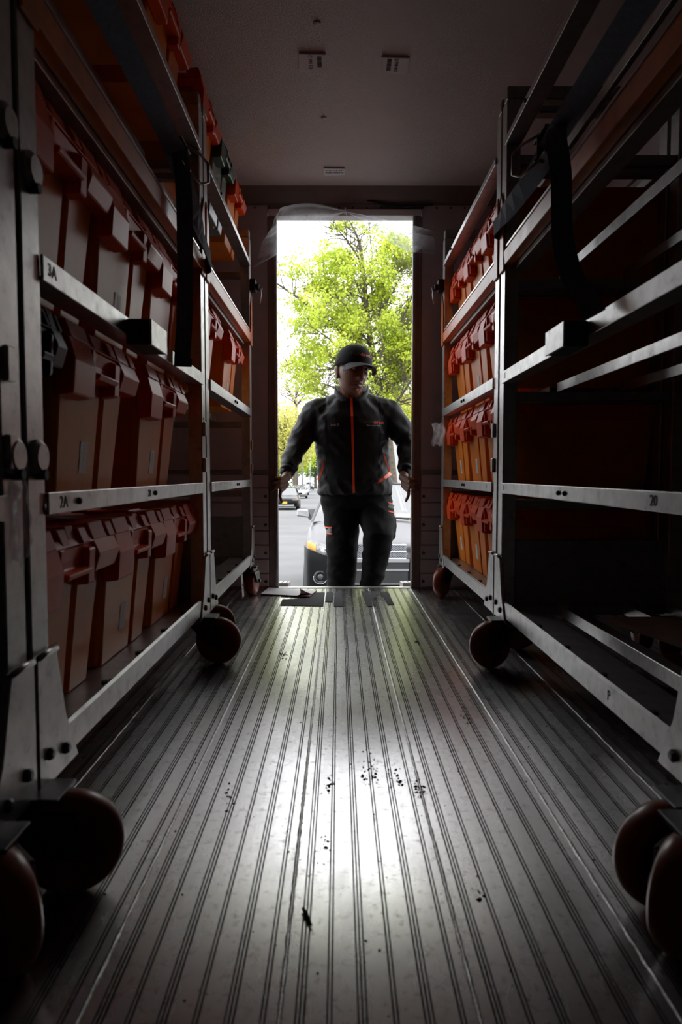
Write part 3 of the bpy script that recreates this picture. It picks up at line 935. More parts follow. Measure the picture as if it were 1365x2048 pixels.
def strap_set(side, label):
    sx = -1 if side == 'left' else 1
    X = LX if side == 'left' else RX
    fx = X - 0.026 * sx
    s = empty('ratchet_strap', (X, 1.5, 1.5))
    tag(s, label, 'strap')
    def sp(mb, name, mat, par=s, **k):
        mb.v = [(v[0] - X, v[1] - 1.5, v[2] - 1.5) for v in mb.v]
        return mb.build(name, mat, par, **k)
    zz = 1.485 if side == 'left' else 1.435
    pts = spline([(fx, 0.45, zz), (fx, 1.1, zz - 0.005), (fx, 1.62, zz - 0.004), (fx, 1.84, zz - 0.02), (fx, 2.22, zz - 0.12 if side == 'left' else zz + 0.0), (fx - 0.001 * sx, 2.325 if side == 'left' else 2.295, zz - 0.15 if side == 'left' else zz), (X - 0.004 * sx, 2.3525 if side == 'left' else 2.320, zz - 0.155 if side == 'left' else zz), (X + 0.05 * sx, 2.3525 if side == 'left' else 2.320, zz - 0.16 if side == 'left' else zz)], 5)
    sp(ribbon(pts, 0.050, [(-0.86 * sx * max(0, min(1, (2.22 - p_.y) / 0.3)), 0, 0.5) for p_ in pts]), 'webbing', 'strap')
    if side == 'left':
        ry, rz_ = 1.87, zz - 0.012
        tp = spline([(fx + 0.004, 1.79, zz - 0.002), (fx + 0.012, 1.84, zz - 0.02), (fx + 0.012, 1.885, zz - 0.11), (fx + 0.008, 1.905, zz - 0.28), (fx + 0.004, 1.905, zz - 0.44), (fx + 0.002, 1.895, zz - 0.50), (fx + 0.001, 1.885, zz - 0.56)], 5)
        wd = [(0.7, 0.55, 0.05)] * len(tp)
    else:
        ry, rz_ = 1.72, zz - 0.005
        tp = spline([(fx - 0.004, 1.63, zz - 0.0), (fx - 0.026, 1.575, zz - 0.05), (fx - 0.026, 1.535, zz - 0.15), (fx - 0.024, 1.525, zz - 0.28), (fx - 0.020, 1.475, zz - 0.38), (fx - 0.010, 1.42, zz - 0.44), (fx - 0.008, 1.37, zz - 0.49)], 5)
        wd = [(0.75, -0.5, 0.1 + 0.01 * i) for i in range(len(tp))]
    tl = sp(ribbon(tp, 0.046, wd), 'loose_tail', 'strap')
    e = tp[-1]
    sp(ribbon([tp[-3] + Vector((-0.003 * sx, 0, 0)), tp[-2] + Vector((-0.003 * sx, 0, 0)), e + Vector((-0.003 * sx, 0, -0.002))], 0.049, [wd[-1]] * 3, 0.003), 'stitched_end', 'strap', tl)
    tl2 = None
    # ratchet buckle
    r = MB()
    for dz in (-0.030, 0.030):
        r.box(fx - 0.012 * sx - 0.012, fx - 0.012 * sx + 0.012, ry - 0.05, ry + 0.05, rz_ + dz - 0.0015, rz_ + dz + 0.0015)
    r.lathe([(0.010, -0.036), (0.010, 0.036)], (fx - 0.016 * sx, ry + 0.01, rz_), (0, 0, 1), 10)
    r.lathe([(0.017, -0.006), (0.017, 0.0)], (fx - 0.016 * sx, ry + 0.01, rz_ - 0.026), (0, 0, 1), 12)
    ro = sp(r, 'ratchet', 'steel', bevel=0.001)
    hx = fx - 0.02 * sx
    sp(MB().tube([(hx, ry, rz_ - 0.03), (hx - 0.03 * sx, ry + 0.06, rz_ - 0.045), (hx - 0.045 * sx, ry + 0.085, rz_ - 0.03), (hx - 0.045 * sx, ry + 0.085, rz_ + 0.02), (hx - 0.03 * sx, ry + 0.05, rz_ + 0.03), (hx, ry, rz_ + 0.03)], 0.004, 8), 'ratchet_handle', 'alu', ro, smooth=True)
    return s
strap_set('left', 'dark navy ratchet strap across the near left cart, its tail hanging down')
strap_set('right', 'dark navy ratchet strap across the near right cart, its tail hanging curved')

# ================================================================== ceiling stickers
def ceiling_label(corners, label, lines, bars, rot):
    """corners in plan, in order around the sheet"""
    cx = sum(c[0] for c in corners) / 4; cy = sum(c[1] for c in corners) / 4
    t = empty('ceiling_sticker', (cx, cy, ZC))
    tag(t, label, 'sticker', 'barcode stickers on the ceiling')
    a = [(x - cx, y - cy, -0.0008) for x, y in corners]
    sh_ = MB().prism(a, [(x, y, -0.0030) for x, y, z in a]).build('sheet', 'paper', t)
    MB().prism([a[0], a[1], (a[1][0], a[1][1] + 0.003, -0.001), (a[0][0], a[0][1] + 0.003, -0.001)], [(a[0][0], a[0][1] - 0.004, -0.009), (a[1][0], a[1][1] - 0.004, -0.008), (a[1][0], a[1][1] - 0.002, -0.009), (a[0][0], a[0][1] - 0.002, -0.009)]).build('curled_edge', 'paper', sh_)
    b = MB()
    for (u0, u1, v0, v1) in bars:
        b.box(u0, u1, v0, v1, -0.0040, -0.0029)
    bo = b.build('barcode', 'ink', t)
    bo['kind'] = 'stuff'
    for (txt, size, u, v) in lines:
        m4 = frame((u, v, -0.0034), rot, Vector((0, 0, -1)).cross(Vector(rot)), (0, 0, -1))
        lettering(txt, size, 'ink', t, m4, 'lettering')
    return t
def bars_v(u0, u1, v0, v1):
    out, v = [], v0
    while v < v1:
        h = random.choice((0.002, 0.003, 0.005))
        out.append((u0, u1, v, min(v + h, v1)))
        v += h + random.choice((0.0015, 0.003))
    return out
ceiling_label([(-0.143, 2.537), (-0.046, 2.540), (-0.048, 2.645), (-0.149, 2.643)], 'white barcode sticker on the ceiling, left one of the side-by-side pair',
              [('425 866 Q', 0.020, -0.006, 0.0)], bars_v(0.018, 0.034, -0.035, 0.030), (0, -1, 0))
ceiling_label([(0.155, 2.555), (0.257, 2.560), (0.260, 2.665), (0.159, 2.662)], 'white barcode sticker on the ceiling, right one of the side-by-side pair',
              [('Q 998 425', 0.020, 0.004, -0.004)], bars_v(-0.030, -0.014, -0.040, 0.030), (0, 1, 0))
hb = []
u = -0.045
while u < 0.042:
    h = random.choice((0.002, 0.003, 0.004))
    hb.append((u, u + h, 0.004, 0.018)); u += h + 0.0025
ceiling_label([(-0.074, 3.455), (0.030, 3.457), (0.031, 3.535), (-0.071, 3.545)], 'torn white barcode sticker on the ceiling nearest the doorway',
              [('0030 4251947', 0.016, 0.0, -0.012)], hb, (1, 0, 0))

# ================================================================== clear plastic over the doorway
def sheet(rows, name, label):
    mb = MB().grid(rows)
    o = mb.build(name, 'film', smooth=True, fix=True)
    return tag(o, label, 'plastic sheet')
def drape(side):
    top = Vector((0.035, YW - 0.022, 2.018))
    rows = []
    n, k = 26, 16
    for i in range(n):
        t = i / (n - 1)
        row = []
        for j in range(k):
            s = j / (k - 1)                      # 0 the upper edge, 1 the lower edge
            if side == 'left':
                up = Vector((0.035 - 0.34 * min(t / 0.75, 1) - 0.10 * max(0, t - 0.75), 0, 2.018 + 0.045 * math.sin(math.pi * min(1, t * 1.15)) - 0.13 * max(0, t - 0.80)))
                dn = Vector((0.035 - 0.30 * t - 0.19 * t * t, 0, 2.016 - 0.30 * t + 0.04 * math.sin(math.pi * t)))
            else:
                up = Vector((0.035 + 0.46 * t, 0, 2.018 - 0.055 * t - 0.05 * t * t))
                dn = Vector((0.035 + 0.385 * t + 0.09 * t * t, 0, 2.016 - 0.255 * t + 0.03 * math.sin(2.5 * math.pi * t) * t - 0.0 * t))
            p = up.lerp(dn, s)
            wob = 0.016 * math.sin(11 * s + 5 * t) * (0.15 + t) + 0.010 * math.sin(23 * s * (0.3 + t) + 1.3) * t + 0.012 * noise.noise((5 * p.x, 5 * p.z, 1.7))
            row.append((p.x, YW - 0.045 - 0.035 * math.sin(math.pi * s) * t + wob, p.z))
        rows.append(row)
    return rows
sheet(drape('left'), 'plastic_sheet', 'clear plastic sheet tied back at the top left of the doorway')
sheet(drape('right'), 'plastic_sheet', 'clear plastic sheet tied back at the top right of the doorway')
kn = MB().tube([(0.035, YW - 0.02, 2.045), (0.036, YW - 0.035, 2.03), (0.030, YW - 0.04, 2.012), (0.044, YW - 0.035, 2.006)], 0.004, 6).ball((0.036, YW - 0.036, 2.016), 0.008, 6)
tag(kn.build('knotted_tie', 'film', smooth=True), 'knotted tie holding both plastic sheets at the header centre', 'tie')
rows = []
for i in range(8):
    row = []
    for j in range(8):
        x = RX - 0.012 - 0.0028 * math.sin(2 * i + j) + 0.004 * noise.noise((i * 0.7, j * 0.7, 0))
        row.append((RX + 0.004 - 0.065 * i / 7 - 0.006 * math.sin(j * 1.1), 3.520 - 0.006 * math.sin(2 * i + j) + 0.02 * noise.noise((i * 0.7, j * 0.7, 0)) - 0.02 * i / 7, 0.775 + 0.115 * j / 7 + 0.006 * math.sin(i * 1.7)))
    rows.append(row)
tag(MB().grid(rows).build('packing_tape', 'tape', smooth=True), 'patch of crumpled clear tape on the right post beside the doorway', 'tape')
rows = []
for i in range(8):
    row = []
    for j in range(8):
        row.append((LX + 0.008 + 0.006 * noise.noise((i * 0.8, j * 0.8, 4)), 0.925 + 0.062 * i / 7, 0.505 + 0.11 * j / 7 + 0.008 * math.sin(i * 1.4)))
    rows.append(row)
tag(MB().grid(rows).build('packing_tape', 'tape', smooth=True), 'patch of crumpled clear tape on the nearest left post', 'tape')

# ================================================================== things on the floor
pp = empty('paper_pad', (-0.265, 3.58, 0))
tag(pp, 'pad of white paper with a curled corner on the floor by the doorway', 'paper')
q = [(-0.407 + 0.265, 3.531 - 3.58), (-0.150 + 0.265, 3.450 - 3.58), (-0.118 + 0.265, 3.640 - 3.58), (-0.385 + 0.265, 3.722 - 3.58)]
MB().prism([(x, y, 0.001) for x, y in q], [(x, y, 0.007) for x, y in q]).build('card_back', 'card', pp)
rows = []
for i in range(13):
    row = []
    for j in range(9):
        u, v = i / 12, j / 8
        x = (q[0][0] * (1 - u) + q[1][0] * u) * (1 - v) + (q[3][0] * (1 - u) + q[2][0] * u) * v
        y = (q[0][1] * (1 - u) + q[1][1] * u) * (1 - v) + (q[3][1] * (1 - u) + q[2][1] * u) * v
        d = max(0, u - 0.72) / 0.28 * max(0, 1 - v * 2.2)
        row.append((x - 0.05 * d * d, y + 0.03 * d * d, 0.0075 + 0.035 * d * d))
    rows.append(row)
MB().grid(rows).build('top_sheet', 'paper', pp, smooth=True)

def grip(pts, label):
    h = MB().prism([(x, y, 0.0008) for x, y in pts], [(x, y, 0.0022) for x, y in pts]).build('grip_tape', 'grip')
    return tag(h, label, 'grip tape', 'strips of grip tape by the doorway')
grip([(-0.281, 3.24), (-0.074, 3.22), (-0.074, 3.60), (-0.115, 3.60), (-0.15, 3.44), (-0.281, 3.40)], 'widest worn grey grip tape strip on the floor against the paper pad')
grip([(-0.066, 3.33), (-0.030, 3.33), (-0.028, 3.62), (-0.064, 3.62)], 'short narrow black grip tape strip between the wide grey strip and another black one')
grip([(-0.024, 3.215), (0.020, 3.215), (0.018, 3.62), (-0.022, 3.62)], 'longer black grip tape strip left of the floor centre by the doorway')
grip([(0.132, 3.22), (0.176, 3.22), (0.178, 3.44), (0.196, 3.44), (0.196, 3.52), (0.205, 3.52), (0.200, 3.63), (0.120, 3.63)], 'stepped black grip tape strip right of the floor centre by the doorway')
grip([(0.236, 3.26), (0.268, 3.25), (0.262, 3.62), (0.222, 3.62)], 'rightmost narrow worn grip tape strip by the doorway')

# crumbs of dirt, most of them caught in the grooves
cr_ = MB()
def crumb(x, y, r):
    a = random.random() * 6.28
    n = 5
    rr = [r * (0.6 + 0.8 * random.random()) for _ in range(n)]
    ring = [(x + rr[k] * math.cos(a + k * 6.283 / n), y + rr[k] * math.sin(a + k * 6.283 / n), 0.0005) for k in range(n)]
    b = len(cr_.v)
    cr_.add(ring + [(x, y, 0.0005 + r * 0.7)], [(k, (k + 1) % n, n) for k in range(n)])
for _ in range(900):
    y = 0.35 + 3.2 * random.random() ** 1.3
    k = random.randrange(-24, 28)
    x = x0 + 4 * PITCH + PITCH * (k + 0.5) / 6 + random.gauss(0, 0.005)
    if -0.6 < x < 0.7:
        crumb(x, y, 0.0008 + 0.0016 * random.random() ** 2)
for _ in range(420):
    crumb(random.uniform(-0.5, 0.6), 0.35 + 3.2 * random.random() ** 1.3, 0.0006 + 0.0014 * random.random() ** 3)
for cx, cy, n, s in ((0.07, 1.42, 55, 0.02), (0.16, 1.33, 40, 0.012), (-0.02, 1.35, 24, 0.012), (0.12, 1.38, 30, 0.015), (-0.21, 1.30, 20, 0.012), (0.33, 1.72, 26, 0.012), (0.30, 2.52, 26, 0.014), (-0.19, 2.35, 30, 0.02), (0.21, 0.98, 12, 0.006), (-0.03, 1.12, 20, 0.02)):
    for _ in range(n):
        crumb(cx + random.gauss(0, s * 0.5), cy + random.gauss(0, s * 1.8), 0.0008 + 0.0032 * random.random() ** 2)
o = cr_.build('dirt_crumbs', 'dirt', fix=False)
tag(o, 'dark crumbs of dirt scattered along the floor grooves', 'dirt', kind='stuff')
tw = MB().tube([(-0.052, 0.952, 0.004), (-0.047, 0.940, 0.005), (-0.044, 0.930, 0.004), (-0.038, 0.916, 0.0035)], [0.0022, 0.0032, 0.003, 0.0016], 6).build('twig', 'dirt', smooth=True)
tag(tw, 'small dark twig lying on the metal floor in front', 'twig')
# grey board lying under the right cart
bd = MB().prism([(0.78, 1.98, 0.20), (0.86, 1.60, 0.20), (1.04, 1.60, 0.20), (0.98, 1.98, 0.20)], [(0.78, 1.98, 0.212), (0.86, 1.60, 0.212), (1.04, 1.60, 0.212), (0.98, 1.98, 0.212)])
tag(bd.build('grey_board', 'board'), 'flat grey board lying on the bottom of the near right cart', 'board')

# ================================================================== the man climbing in
def remeshed(name, mb, voxel, smooth_it=3, fac=0.5):
    me = mb.mesh('tmp', fix=True)
    o = bpy.data.objects.new('tmp', me)
    COL.objects.link(o)
    r = o.modifiers.new('r', 'REMESH')
    r.mode = 'VOXEL'
    r.voxel_size = voxel
    if smooth_it:
        s = o.modifiers.new('s', 'SMOOTH')
        s.factor = fac
        s.iterations = smooth_it
    dg = bpy.context.evaluated_depsgraph_get()
    out = bpy.data.meshes.new_from_object(o.evaluated_get(dg))
    bpy.data.objects.remove(o)
    bpy.data.meshes.remove(me)
    out.name = name
    out.polygons.foreach_set('use_smooth', [True] * len(out.polygons))
    return out

def limb(mb, pts, rs, n=18):
    """tapered round limb with rounded ends"""
    pts = [Vector(p) for p in pts]
    d0 = (pts[0] - pts[1]).normalized(); d1 = (pts[-1] - pts[-2]).normalized()
    P, R = [], []
    for k in (0.97, 0.75, 0.4):
        P.append(pts[0] + d0 * rs[0] * k); R.append(rs[0] * math.sqrt(max(0.02, 1 - k * k)))
    P += pts; R += list(rs)
    for k in (0.4, 0.75, 0.97):
        P.append(pts[-1] + d1 * rs[-1] * k); R.append(rs[-1] * math.sqrt(max(0.02, 1 - k * k)))
    return mb.tube(P, R, n)
def rings_ell(mb, secs, n=28, pw=2.3):
    rings = []
    for (cx, cy, cz, rx, ry) in secs:
        r = []
        for k in range(n):
            a = 2 * math.pi * k / n
            ca, sa = math.cos(a), math.sin(a)
            r.append((cx + rx * math.copysign(abs(ca) ** (2 / pw), ca), cy + ry * math.copysign(abs(sa) ** (2 / pw), sa), cz))
        rings.append(r)
    return mb.loft(rings)

man = empty('person', (0.10, 4.10, -0.42))
tag(man, 'man in black jacket, cap and trousers stepping up into the doorway, gripping both jambs', 'person')
MO = Vector((0.10, 4.10, -0.42))
def mlink(name, me, mat, parent=man):
    me.transform(Matrix.Translation(-MO))
    me.update()
    return link(name, me, mat, parent)

# --- joints
SHL, ELL, WRL = Vector((-0.148, 3.985, 0.975)), Vector((-0.235, 3.965, 0.800)), Vector((-0.288, 3.835, 0.645))
SHR, ELR, WRR = Vector((0.300, 3.985, 0.975)), Vector((0.400, 3.965, 0.815)), Vector((0.376, 3.835, 0.650))
HPL, KNL, ANL = Vector((0.015, 4.12, 0.44)), Vector((0.020, 4.06, 0.115)), Vector((0.010, 4.15, -0.30))
HPR, KNR, ANR = Vector((0.215, 4.12, 0.44)), Vector((0.230, 3.945, 0.275)), Vector((0.186, 4.03, -0.10))
HC = Vector((0.077, 3.885, 1.202))                 # middle of the head
HM = Matrix.Translation(HC) @ Matrix.Rotation(math.radians(27), 4, 'Z') @ Matrix.Rotation(math.radians(4), 4, 'X') @ Matrix.Rotation(math.radians(5), 4, 'Y') @ Matrix.Scale(1.08, 4)

def head_shape(mb):
    nu, nv = 96, 72
    rings = []
    for i in range(1, nv):
        t = math.pi * i / nv
        row = []
        for k in range(nu):
            a = 2 * math.pi * k / nu
            d = Vector((math.sin(t) * math.cos(a), math.sin(t) * math.sin(a), -math.cos(t)))
            x, y, z = d.x * 0.077, d.y * 0.098, d.z * 0.118
            low = max(0.0, -z / 0.118)
            x *= 1 - 0.20 * low ** 1.5
            if y < 0:
                y *= 1 - 0.05 * low
            else:
                y *= 1 - 0.35 * low ** 1.2
            fr = max(0.0, min(1.0, (-d.y - 0.15) / 0.5))
            g = lambda v, c, s: math.exp(-((v - c) / s) ** 2)
            if fr > 0:
                nose = 0.0
                if -0.050 < z < 0.034:
                    kk = (0.034 - z) / 0.074
                    nose = (0.006 + 0.022 * min(1, kk) ** 1.2) * (1 if z > -0.038 else max(0, (z + 0.050) / 0.012))
                wd = 0.010 + 0.010 * g(z, -0.034, 0.014)
                dy = nose * g(x, 0, wd)
                for s in (-1, 1):
                    dy -= 0.013 * g(x, 0.031 * s, 0.016) * g(z, 0.014, 0.012)
                    dy += 0.007 * g(x, 0.030 * s, 0.020) * g(z, 0.036, 0.009)
                    dy += 0.005 * g(x, 0.040 * s, 0.018) * g(z, -0.020, 0.018)
                dy += 0.0085 * g(x, 0, 0.021) * g(z, -0.0585, 0.0060) + 0.0105 * g(x, 0, 0.019) * g(z, -0.0735, 0.0070)
                dy -= 0.009 * g(x, 0, 0.026) * g(z, -0.0660, 0.0032)
                dy -= 0.006 * g(x, 0, 0.022) * g(z, -0.086, 0.006)
                for s in (-1, 1):
                    dy -= 0.004 * g(x, (0.026 + 0.25 * (-0.045 - z)) * s, 0.005) * g(z, -0.052, 0.018)
                    dy += 0.006 * g(x, 0.013 * s, 0.006) * g(z, -0.036, 0.007)
                dy += 0.012 * g(x, 0, 0.024) * g(z, -0.102, 0.015)
                y -= dy * fr
            row.append(HM @ Vector((x, y, z)))
        rings.append(row)
    mb.loft(rings)
    for s in (-1, 1):                                # ears
        for (dy, dz, r) in ((0.012, 0.010, (0.008, 0.019, 0.023)), (0.008, -0.010, (0.008, 0.016, 0.024)), (0.003, -0.028, (0.007, 0.010, 0.012))):
            b = MB().ball((0, 0, 0), r, 10)
            Mx = HM @ Matrix.Translation((0.080 * s + 0.002 * s * (dz > 0), 0.006 + dy, dz - 0.006)) @ Matrix.Rotation(math.radians(-18) * s, 4, 'Z')
            b.v = [tuple(Mx @ Vector(v)) for v in b.v]
            mb.add(b.v, b.f)

def hand(mb, wr, side):
    """side -1: the hand on the jamb at the picture's left; +1: at the right"""
    jx = DX0 if side < 0 else DX1
    s = side
    P = lambda dx, y, z: Vector((jx - dx * s, y, z))     # dx > 0: inside the opening
    limb(mb, [wr, P(0.040, 3.800, 0.610), P(0.020, 3.768, 0.590)], [0.028, 0.026, 0.020], 14)
    kn = [P(0.014, 3.735, 0.606), P(0.010, 3.727, 0.584), P(0.010, 3.727, 0.560), P(0.016, 3.735, 0.538)]
    for k_, z in zip(kn, (0.60, 0.588, 0.572, 0.556)):
        limb(mb, [P(0.036, 3.795, z + 0.01), P(0.022, 3.762, (z + k_.z) / 2), k_], [0.017, 0.015, 0.0115], 12)
    r = 0.0088
    tip = [[P(-0.014, 3.719, 0.610), P(-0.036, 3.723, 0.602)], [P(-0.018, 3.714, 0.582), P(-0.042, 3.722, 0.570)], [P(-0.014, 3.714, 0.552), P(-0.034, 3.722, 0.536)], [P(0.012, 3.722, 0.508), P(0.022, 3.724, 0.478)]]
    if side > 0:
        tip[0] = [P(-0.012, 3.719, 0.600), P(-0.032, 3.723, 0.590)]
        tip[1] = [P(-0.016, 3.716, 0.574), P(-0.040, 3.722, 0.560)]
        tip[3] = [P(0.018, 3.722, 0.512), P(0.030, 3.726, 0.484)]
    for k_, (m_, t_) in zip(kn, tip):
        limb(mb, [k_, m_, t_], [r * 1.15, r, r * 0.82], 12)
    limb(mb, [P(0.036, 3.80, 0.612), P(0.026, 3.838, 0.600), P(0.002, 3.842, 0.590), P(-0.022, 3.838, 0.584)], [0.016, 0.012, 0.010, 0.009], 12)

body = MB()
head_shape(body)
limb(body, [HC + Vector((-0.004, 0.045, -0.06)), (0.072, 3.958, 1.03)], [0.064, 0.070], 20)
rings_ell(body, [(0.10, 4.11, 0.47, 0.18, 0.12), (0.095, 4.07, 0.62, 0.175, 0.115), (0.078, 4.01, 0.78, 0.185, 0.115), (0.072, 3.98, 0.90, 0.18, 0.105), (0.073, 3.965, 0.99, 0.13, 0.075)])
for sh, el, wr in ((SHL, ELL, WRL), (SHR, ELR, WRR)):
    limb(body, [Vector((0.073, 3.97, 0.96)), sh, el, wr], [0.05, 0.056, 0.044, 0.029], 16)
hand(body, WRL, -1)
hand(body, WRR, 1)
for hp, kn_, an in ((HPL, KNL, ANL), (HPR, KNR, ANR)):
    limb(body, [hp, kn_, an], [0.088, 0.058, 0.042], 18)
    limb(body, [an, an + Vector((0.005, -0.09, -0.055))], [0.04, 0.03], 12)
bo = mlink('body', remeshed('body', body, 0.0036, 1, 0.5), 'skin')
bo['label'] = 'brown skinned head, neck and hands'

# --- jacket
jk = MB()
rings_ell(jk, [(0.100, 4.115, 0.505, 0.222, 0.150), (0.100, 4.105, 0.520, 0.226, 0.156), (0.098, 4.09, 0.58, 0.222, 0.160), (0.088, 4.06, 0.67, 0.214, 0.158), (0.078, 4.02, 0.78, 0.212, 0.150), (0.070, 3.985, 0.88, 0.216, 0.142), (0.070, 3.972, 0.955, 0.208, 0.125), (0.072, 3.967, 1.00, 0.180, 0.105), (0.073, 3.960, 1.035, 0.130, 0.092), (0.073, 3.955, 1.060, 0.098, 0.086)], 36)
for sx_ in (-1, 1):
    limb(jk, [Vector((0.073 + 0.035 * sx_, 3.965, 1.050)), Vector((0.073 + 0.145 * sx_, 3.975, 1.005)), Vector((0.073 + 0.215 * sx_, 3.983, 0.980))], [0.066, 0.070, 0.076], 20)
for sh, el, wr, sx in ((SHL, ELL, WRL, -1), (SHR, ELR, WRR, 1)):
    limb(jk, [Vector((0.073 + 0.08 * sx, 3.97, 0.985)), sh + Vector((0, 0, 0.0)), (sh + el) / 2, el, (el + wr) / 2 + Vector((0.006 * sx, 0, 0)), wr + (el - wr) * 0.13, wr + (el - wr) * 0.02], [0.078, 0.080, 0.072, 0.066, 0.057, 0.047, 0.042], 22)
jm = remeshed('jacket', jk, 0.0075, 7, 0.5)
def wrinkle(me, amp, freq, seed, gate=None):
    n = len(me.vertices)
    co = np.empty(n * 3); me.vertices.foreach_get('co', co); co = co.reshape(-1, 3)
    no = np.empty(n * 3); me.vertices.foreach_get('normal', no); no = no.reshape(-1, 3)
    out = co.copy()
    for i in range(n):
        x, y, z = co[i]
        a = noise.noise((x * freq + seed, y * freq * 0.6, z * freq * 1.3 + 0.8 * x * freq))
        b = noise.noise((x * freq * 2.1 - 0.9 * z * freq, y * freq * 1.2 + seed, z * freq * 2.4))
        d = amp * ((1 - abs(a) * 3.2) * 0.7 + (0.4 - abs(b) * 2) * 0.45)
        if gate:
            d *= gate(x, y, z)
        out[i] = co[i] + no[i] * d
    me.vertices.foreach_set('co', out.ravel())
    me.update()
wrinkle(jm, 0.0085, 9.0, 3.1, lambda x, y, z: 0.45 if abs(x - 0.08) < 0.15 and z > 0.6 else 1.0)
dgv = lambda me: BVHTree.FromPolygons([v.co.copy() for v in me.vertices], [tuple(p.vertices) for p in me.polygons])
jt = dgv(jm)
def on(tree, x, z, y0=3.2):
    h = tree.ray_cast(Vector((x, y0, z)), Vector((0, 1, 0)))
    return h[0].y if h[0] is not None else None
def surf_strip(tree, pts, wid, lift=0.0025, horiz=None):
    """a tape laid on a surface seen from -y; pts are (x, z)"""
    out = []
    for x, z in pts:
        y = on(tree, x, z)
        if y is not None:
            out.append(Vector((x, y - lift, z)))
    rings = []
    for i, p in enumerate(out):
        t = (out[min(i + 1, len(out) - 1)] - out[max(i - 1, 0)]).normalized()
        w = t.cross(Vector((0, 1, 0))).normalized() * (wid(i / (len(out) - 1)) if callable(wid) else wid) / 2
        nn = Vector((0, 0.0015, 0))
        rings.append([p - w - nn, p + w - nn, p + w + nn, p - w + nn])
    return MB().loft(rings).mesh('tape')
jko = None
zip_me = surf_strip(jt, [(0.073 - 0.002 + 0.016 * (1.07 - z) / 0.55, z) for z in np.linspace(1.068, 0.508, 40)], 0.013)
pk1 = surf_strip(jt, [(-0.090 - 0.030 * t * t, 0.705 - 0.115 * t) for t in np.linspace(0, 1, 14)], lambda u: 0.012)
pk2 = surf_strip(jt, [(0.258 + 0.040 * t, 0.745 - 0.10 * t) for t in np.linspace(0, 1, 12)], 0.011)
pk3 = surf_strip(jt, [(0.308 - 0.085 * t, 0.648 - 0.072 * t) for t in np.linspace(0, 1, 14)], lambda u: 0.036 * (1 - u) + 0.006)
def stuck_text(txt, size, x, z, tree, rot=0.0, lift=0.003):
    me = text_mesh(txt, size, 0.0002)
    c, s = math.cos(rot), math.sin(rot)
    for v in me.vertices:
        px_, pz_ = v.co.x * c - v.co.y * s + x, v.co.x * s + v.co.y * c + z
        y = on(tree, px_, pz_)
        v.co = (px_, (y if y is not None else 3.85) - lift - v.co.z, pz_)
    me.update()
    return me
tx = [(stuck_text('Luis B.', 0.019, -0.020, 0.906, jt), 'thread_white'), (stuck_text('fresh', 0.026, 0.168, 0.921, jt), 'thread_green'), (stuck_text('direct', 0.026, 0.226, 0.921, jt), 'orange_trim'), (stuck_text('Our food is fresh.', 0.0115, 0.198, 0.902, jt), 'thread_white')]
jko = mlink('jacket', jm, 'nylon')
jko['label'] = 'black nylon jacket'
mlink('front_zip', zip_me, 'orange_trim', jko)['label'] = 'orange front zip'
for m_ in (pk1, pk2, pk3):
    mlink('pocket_zip', m_, 'orange_trim', jko)['label'] = 'orange pocket trim'
for m_, k in tx:
    mlink('lettering', m_, k, jko)
# collar, standing open at the neck
cb = MB()
rg = []
for z, rx, ry, dy in ((1.040, 0.108, 0.096, 0.006), (1.085, 0.101, 0.094, 0.004), (1.140, 0.097, 0.094, 0.0)):
    rg.append((z, rx, ry, dy))
def colring(z, rx, ry, dy):
    n = 32
    out = []
    for k in range(n + 1):
        a = -math.pi / 2 + 0.16 + (2 * math.pi - 0.32) * k / n
        dip = max(0.0, -math.sin(a)) * (0.088 if z > 1.1 else 0.036 if z > 1.06 else 0.0)
        out.append((0.073 + rx * math.cos(a), 3.950 + dy + ry * math.sin(a), z - dip))
    return out
o_in = [colring(z, rx - 0.006, ry - 0.006, dy) for z, rx, ry, dy in rg]
o_out = [colring(z, rx, ry, dy) for z, rx, ry, dy in rg]
cb.grid(o_out + o_in[::-1])
mlink('collar', cb.mesh('collar', smooth=True), 'nylon', jko)
for sx, el, wr in ((-1, ELL, WRL), (1, ELR, WRR)):
    d = (wr - el).normalized()
    c = wr + (el - wr) * 0.05
    mlink('cuff', MB().lathe([(0.036, -0.010), (0.043, -0.010), (0.045, 0.0), (0.043, 0.014), (0.036, 0.016)], c, d, 24).mesh('cuff', smooth=True), 'nylon', jko)

# --- trousers
tr = MB()
rings_ell(tr, [(0.105, 4.125, 0.60, 0.19, 0.135), (0.108, 4.125, 0.53, 0.208, 0.145), (0.110, 4.128, 0.47, 0.222, 0.150), (0.112, 4.130, 0.43, 0.214, 0.140)], 32)
limb(tr, [HPL + Vector((-0.003, 0, 0)), (HPL + KNL) / 2 + Vector((0.004, 0, 0)), KNL, (KNL + ANL) / 2 + Vector((0.0, 0, 0.04)), ANL + Vector((0, 0, 0.04))], [0.112, 0.100, 0.088, 0.084, 0.082], 24)
limb(tr, [HPR + Vector((0.004, 0, 0)), (HPR + KNR) / 2 + Vector((0.004, 0, 0)), KNR + Vector((0.002, 0, 0)), (KNR + ANR) / 2, ANR + Vector((0, 0, 0.03))], [0.112, 0.103, 0.088, 0.072, 0.062], 24)
limb(tr, [Vector((0.318, 4.04, 0.36)), Vector((0.312, 3.98, 0.27))], [0.022, 0.028], 12)
tm = remeshed('trousers', tr, 0.0075, 3, 0.5)
wrinkle(tm, 0.0075, 8.0, 7.7, lambda x, y, z: 1.0 if z < 0.2 else 0.7)
tt = dgv(tm)
band1 = [surf_strip(tt, [(x, z0 + 0.004 * (x + 0.08) / 0.05) for x in np.linspace(-0.082, -0.040, 8)], w_) for z0, w_ in ((0.312, 0.0075), (0.275, 0.0075))]
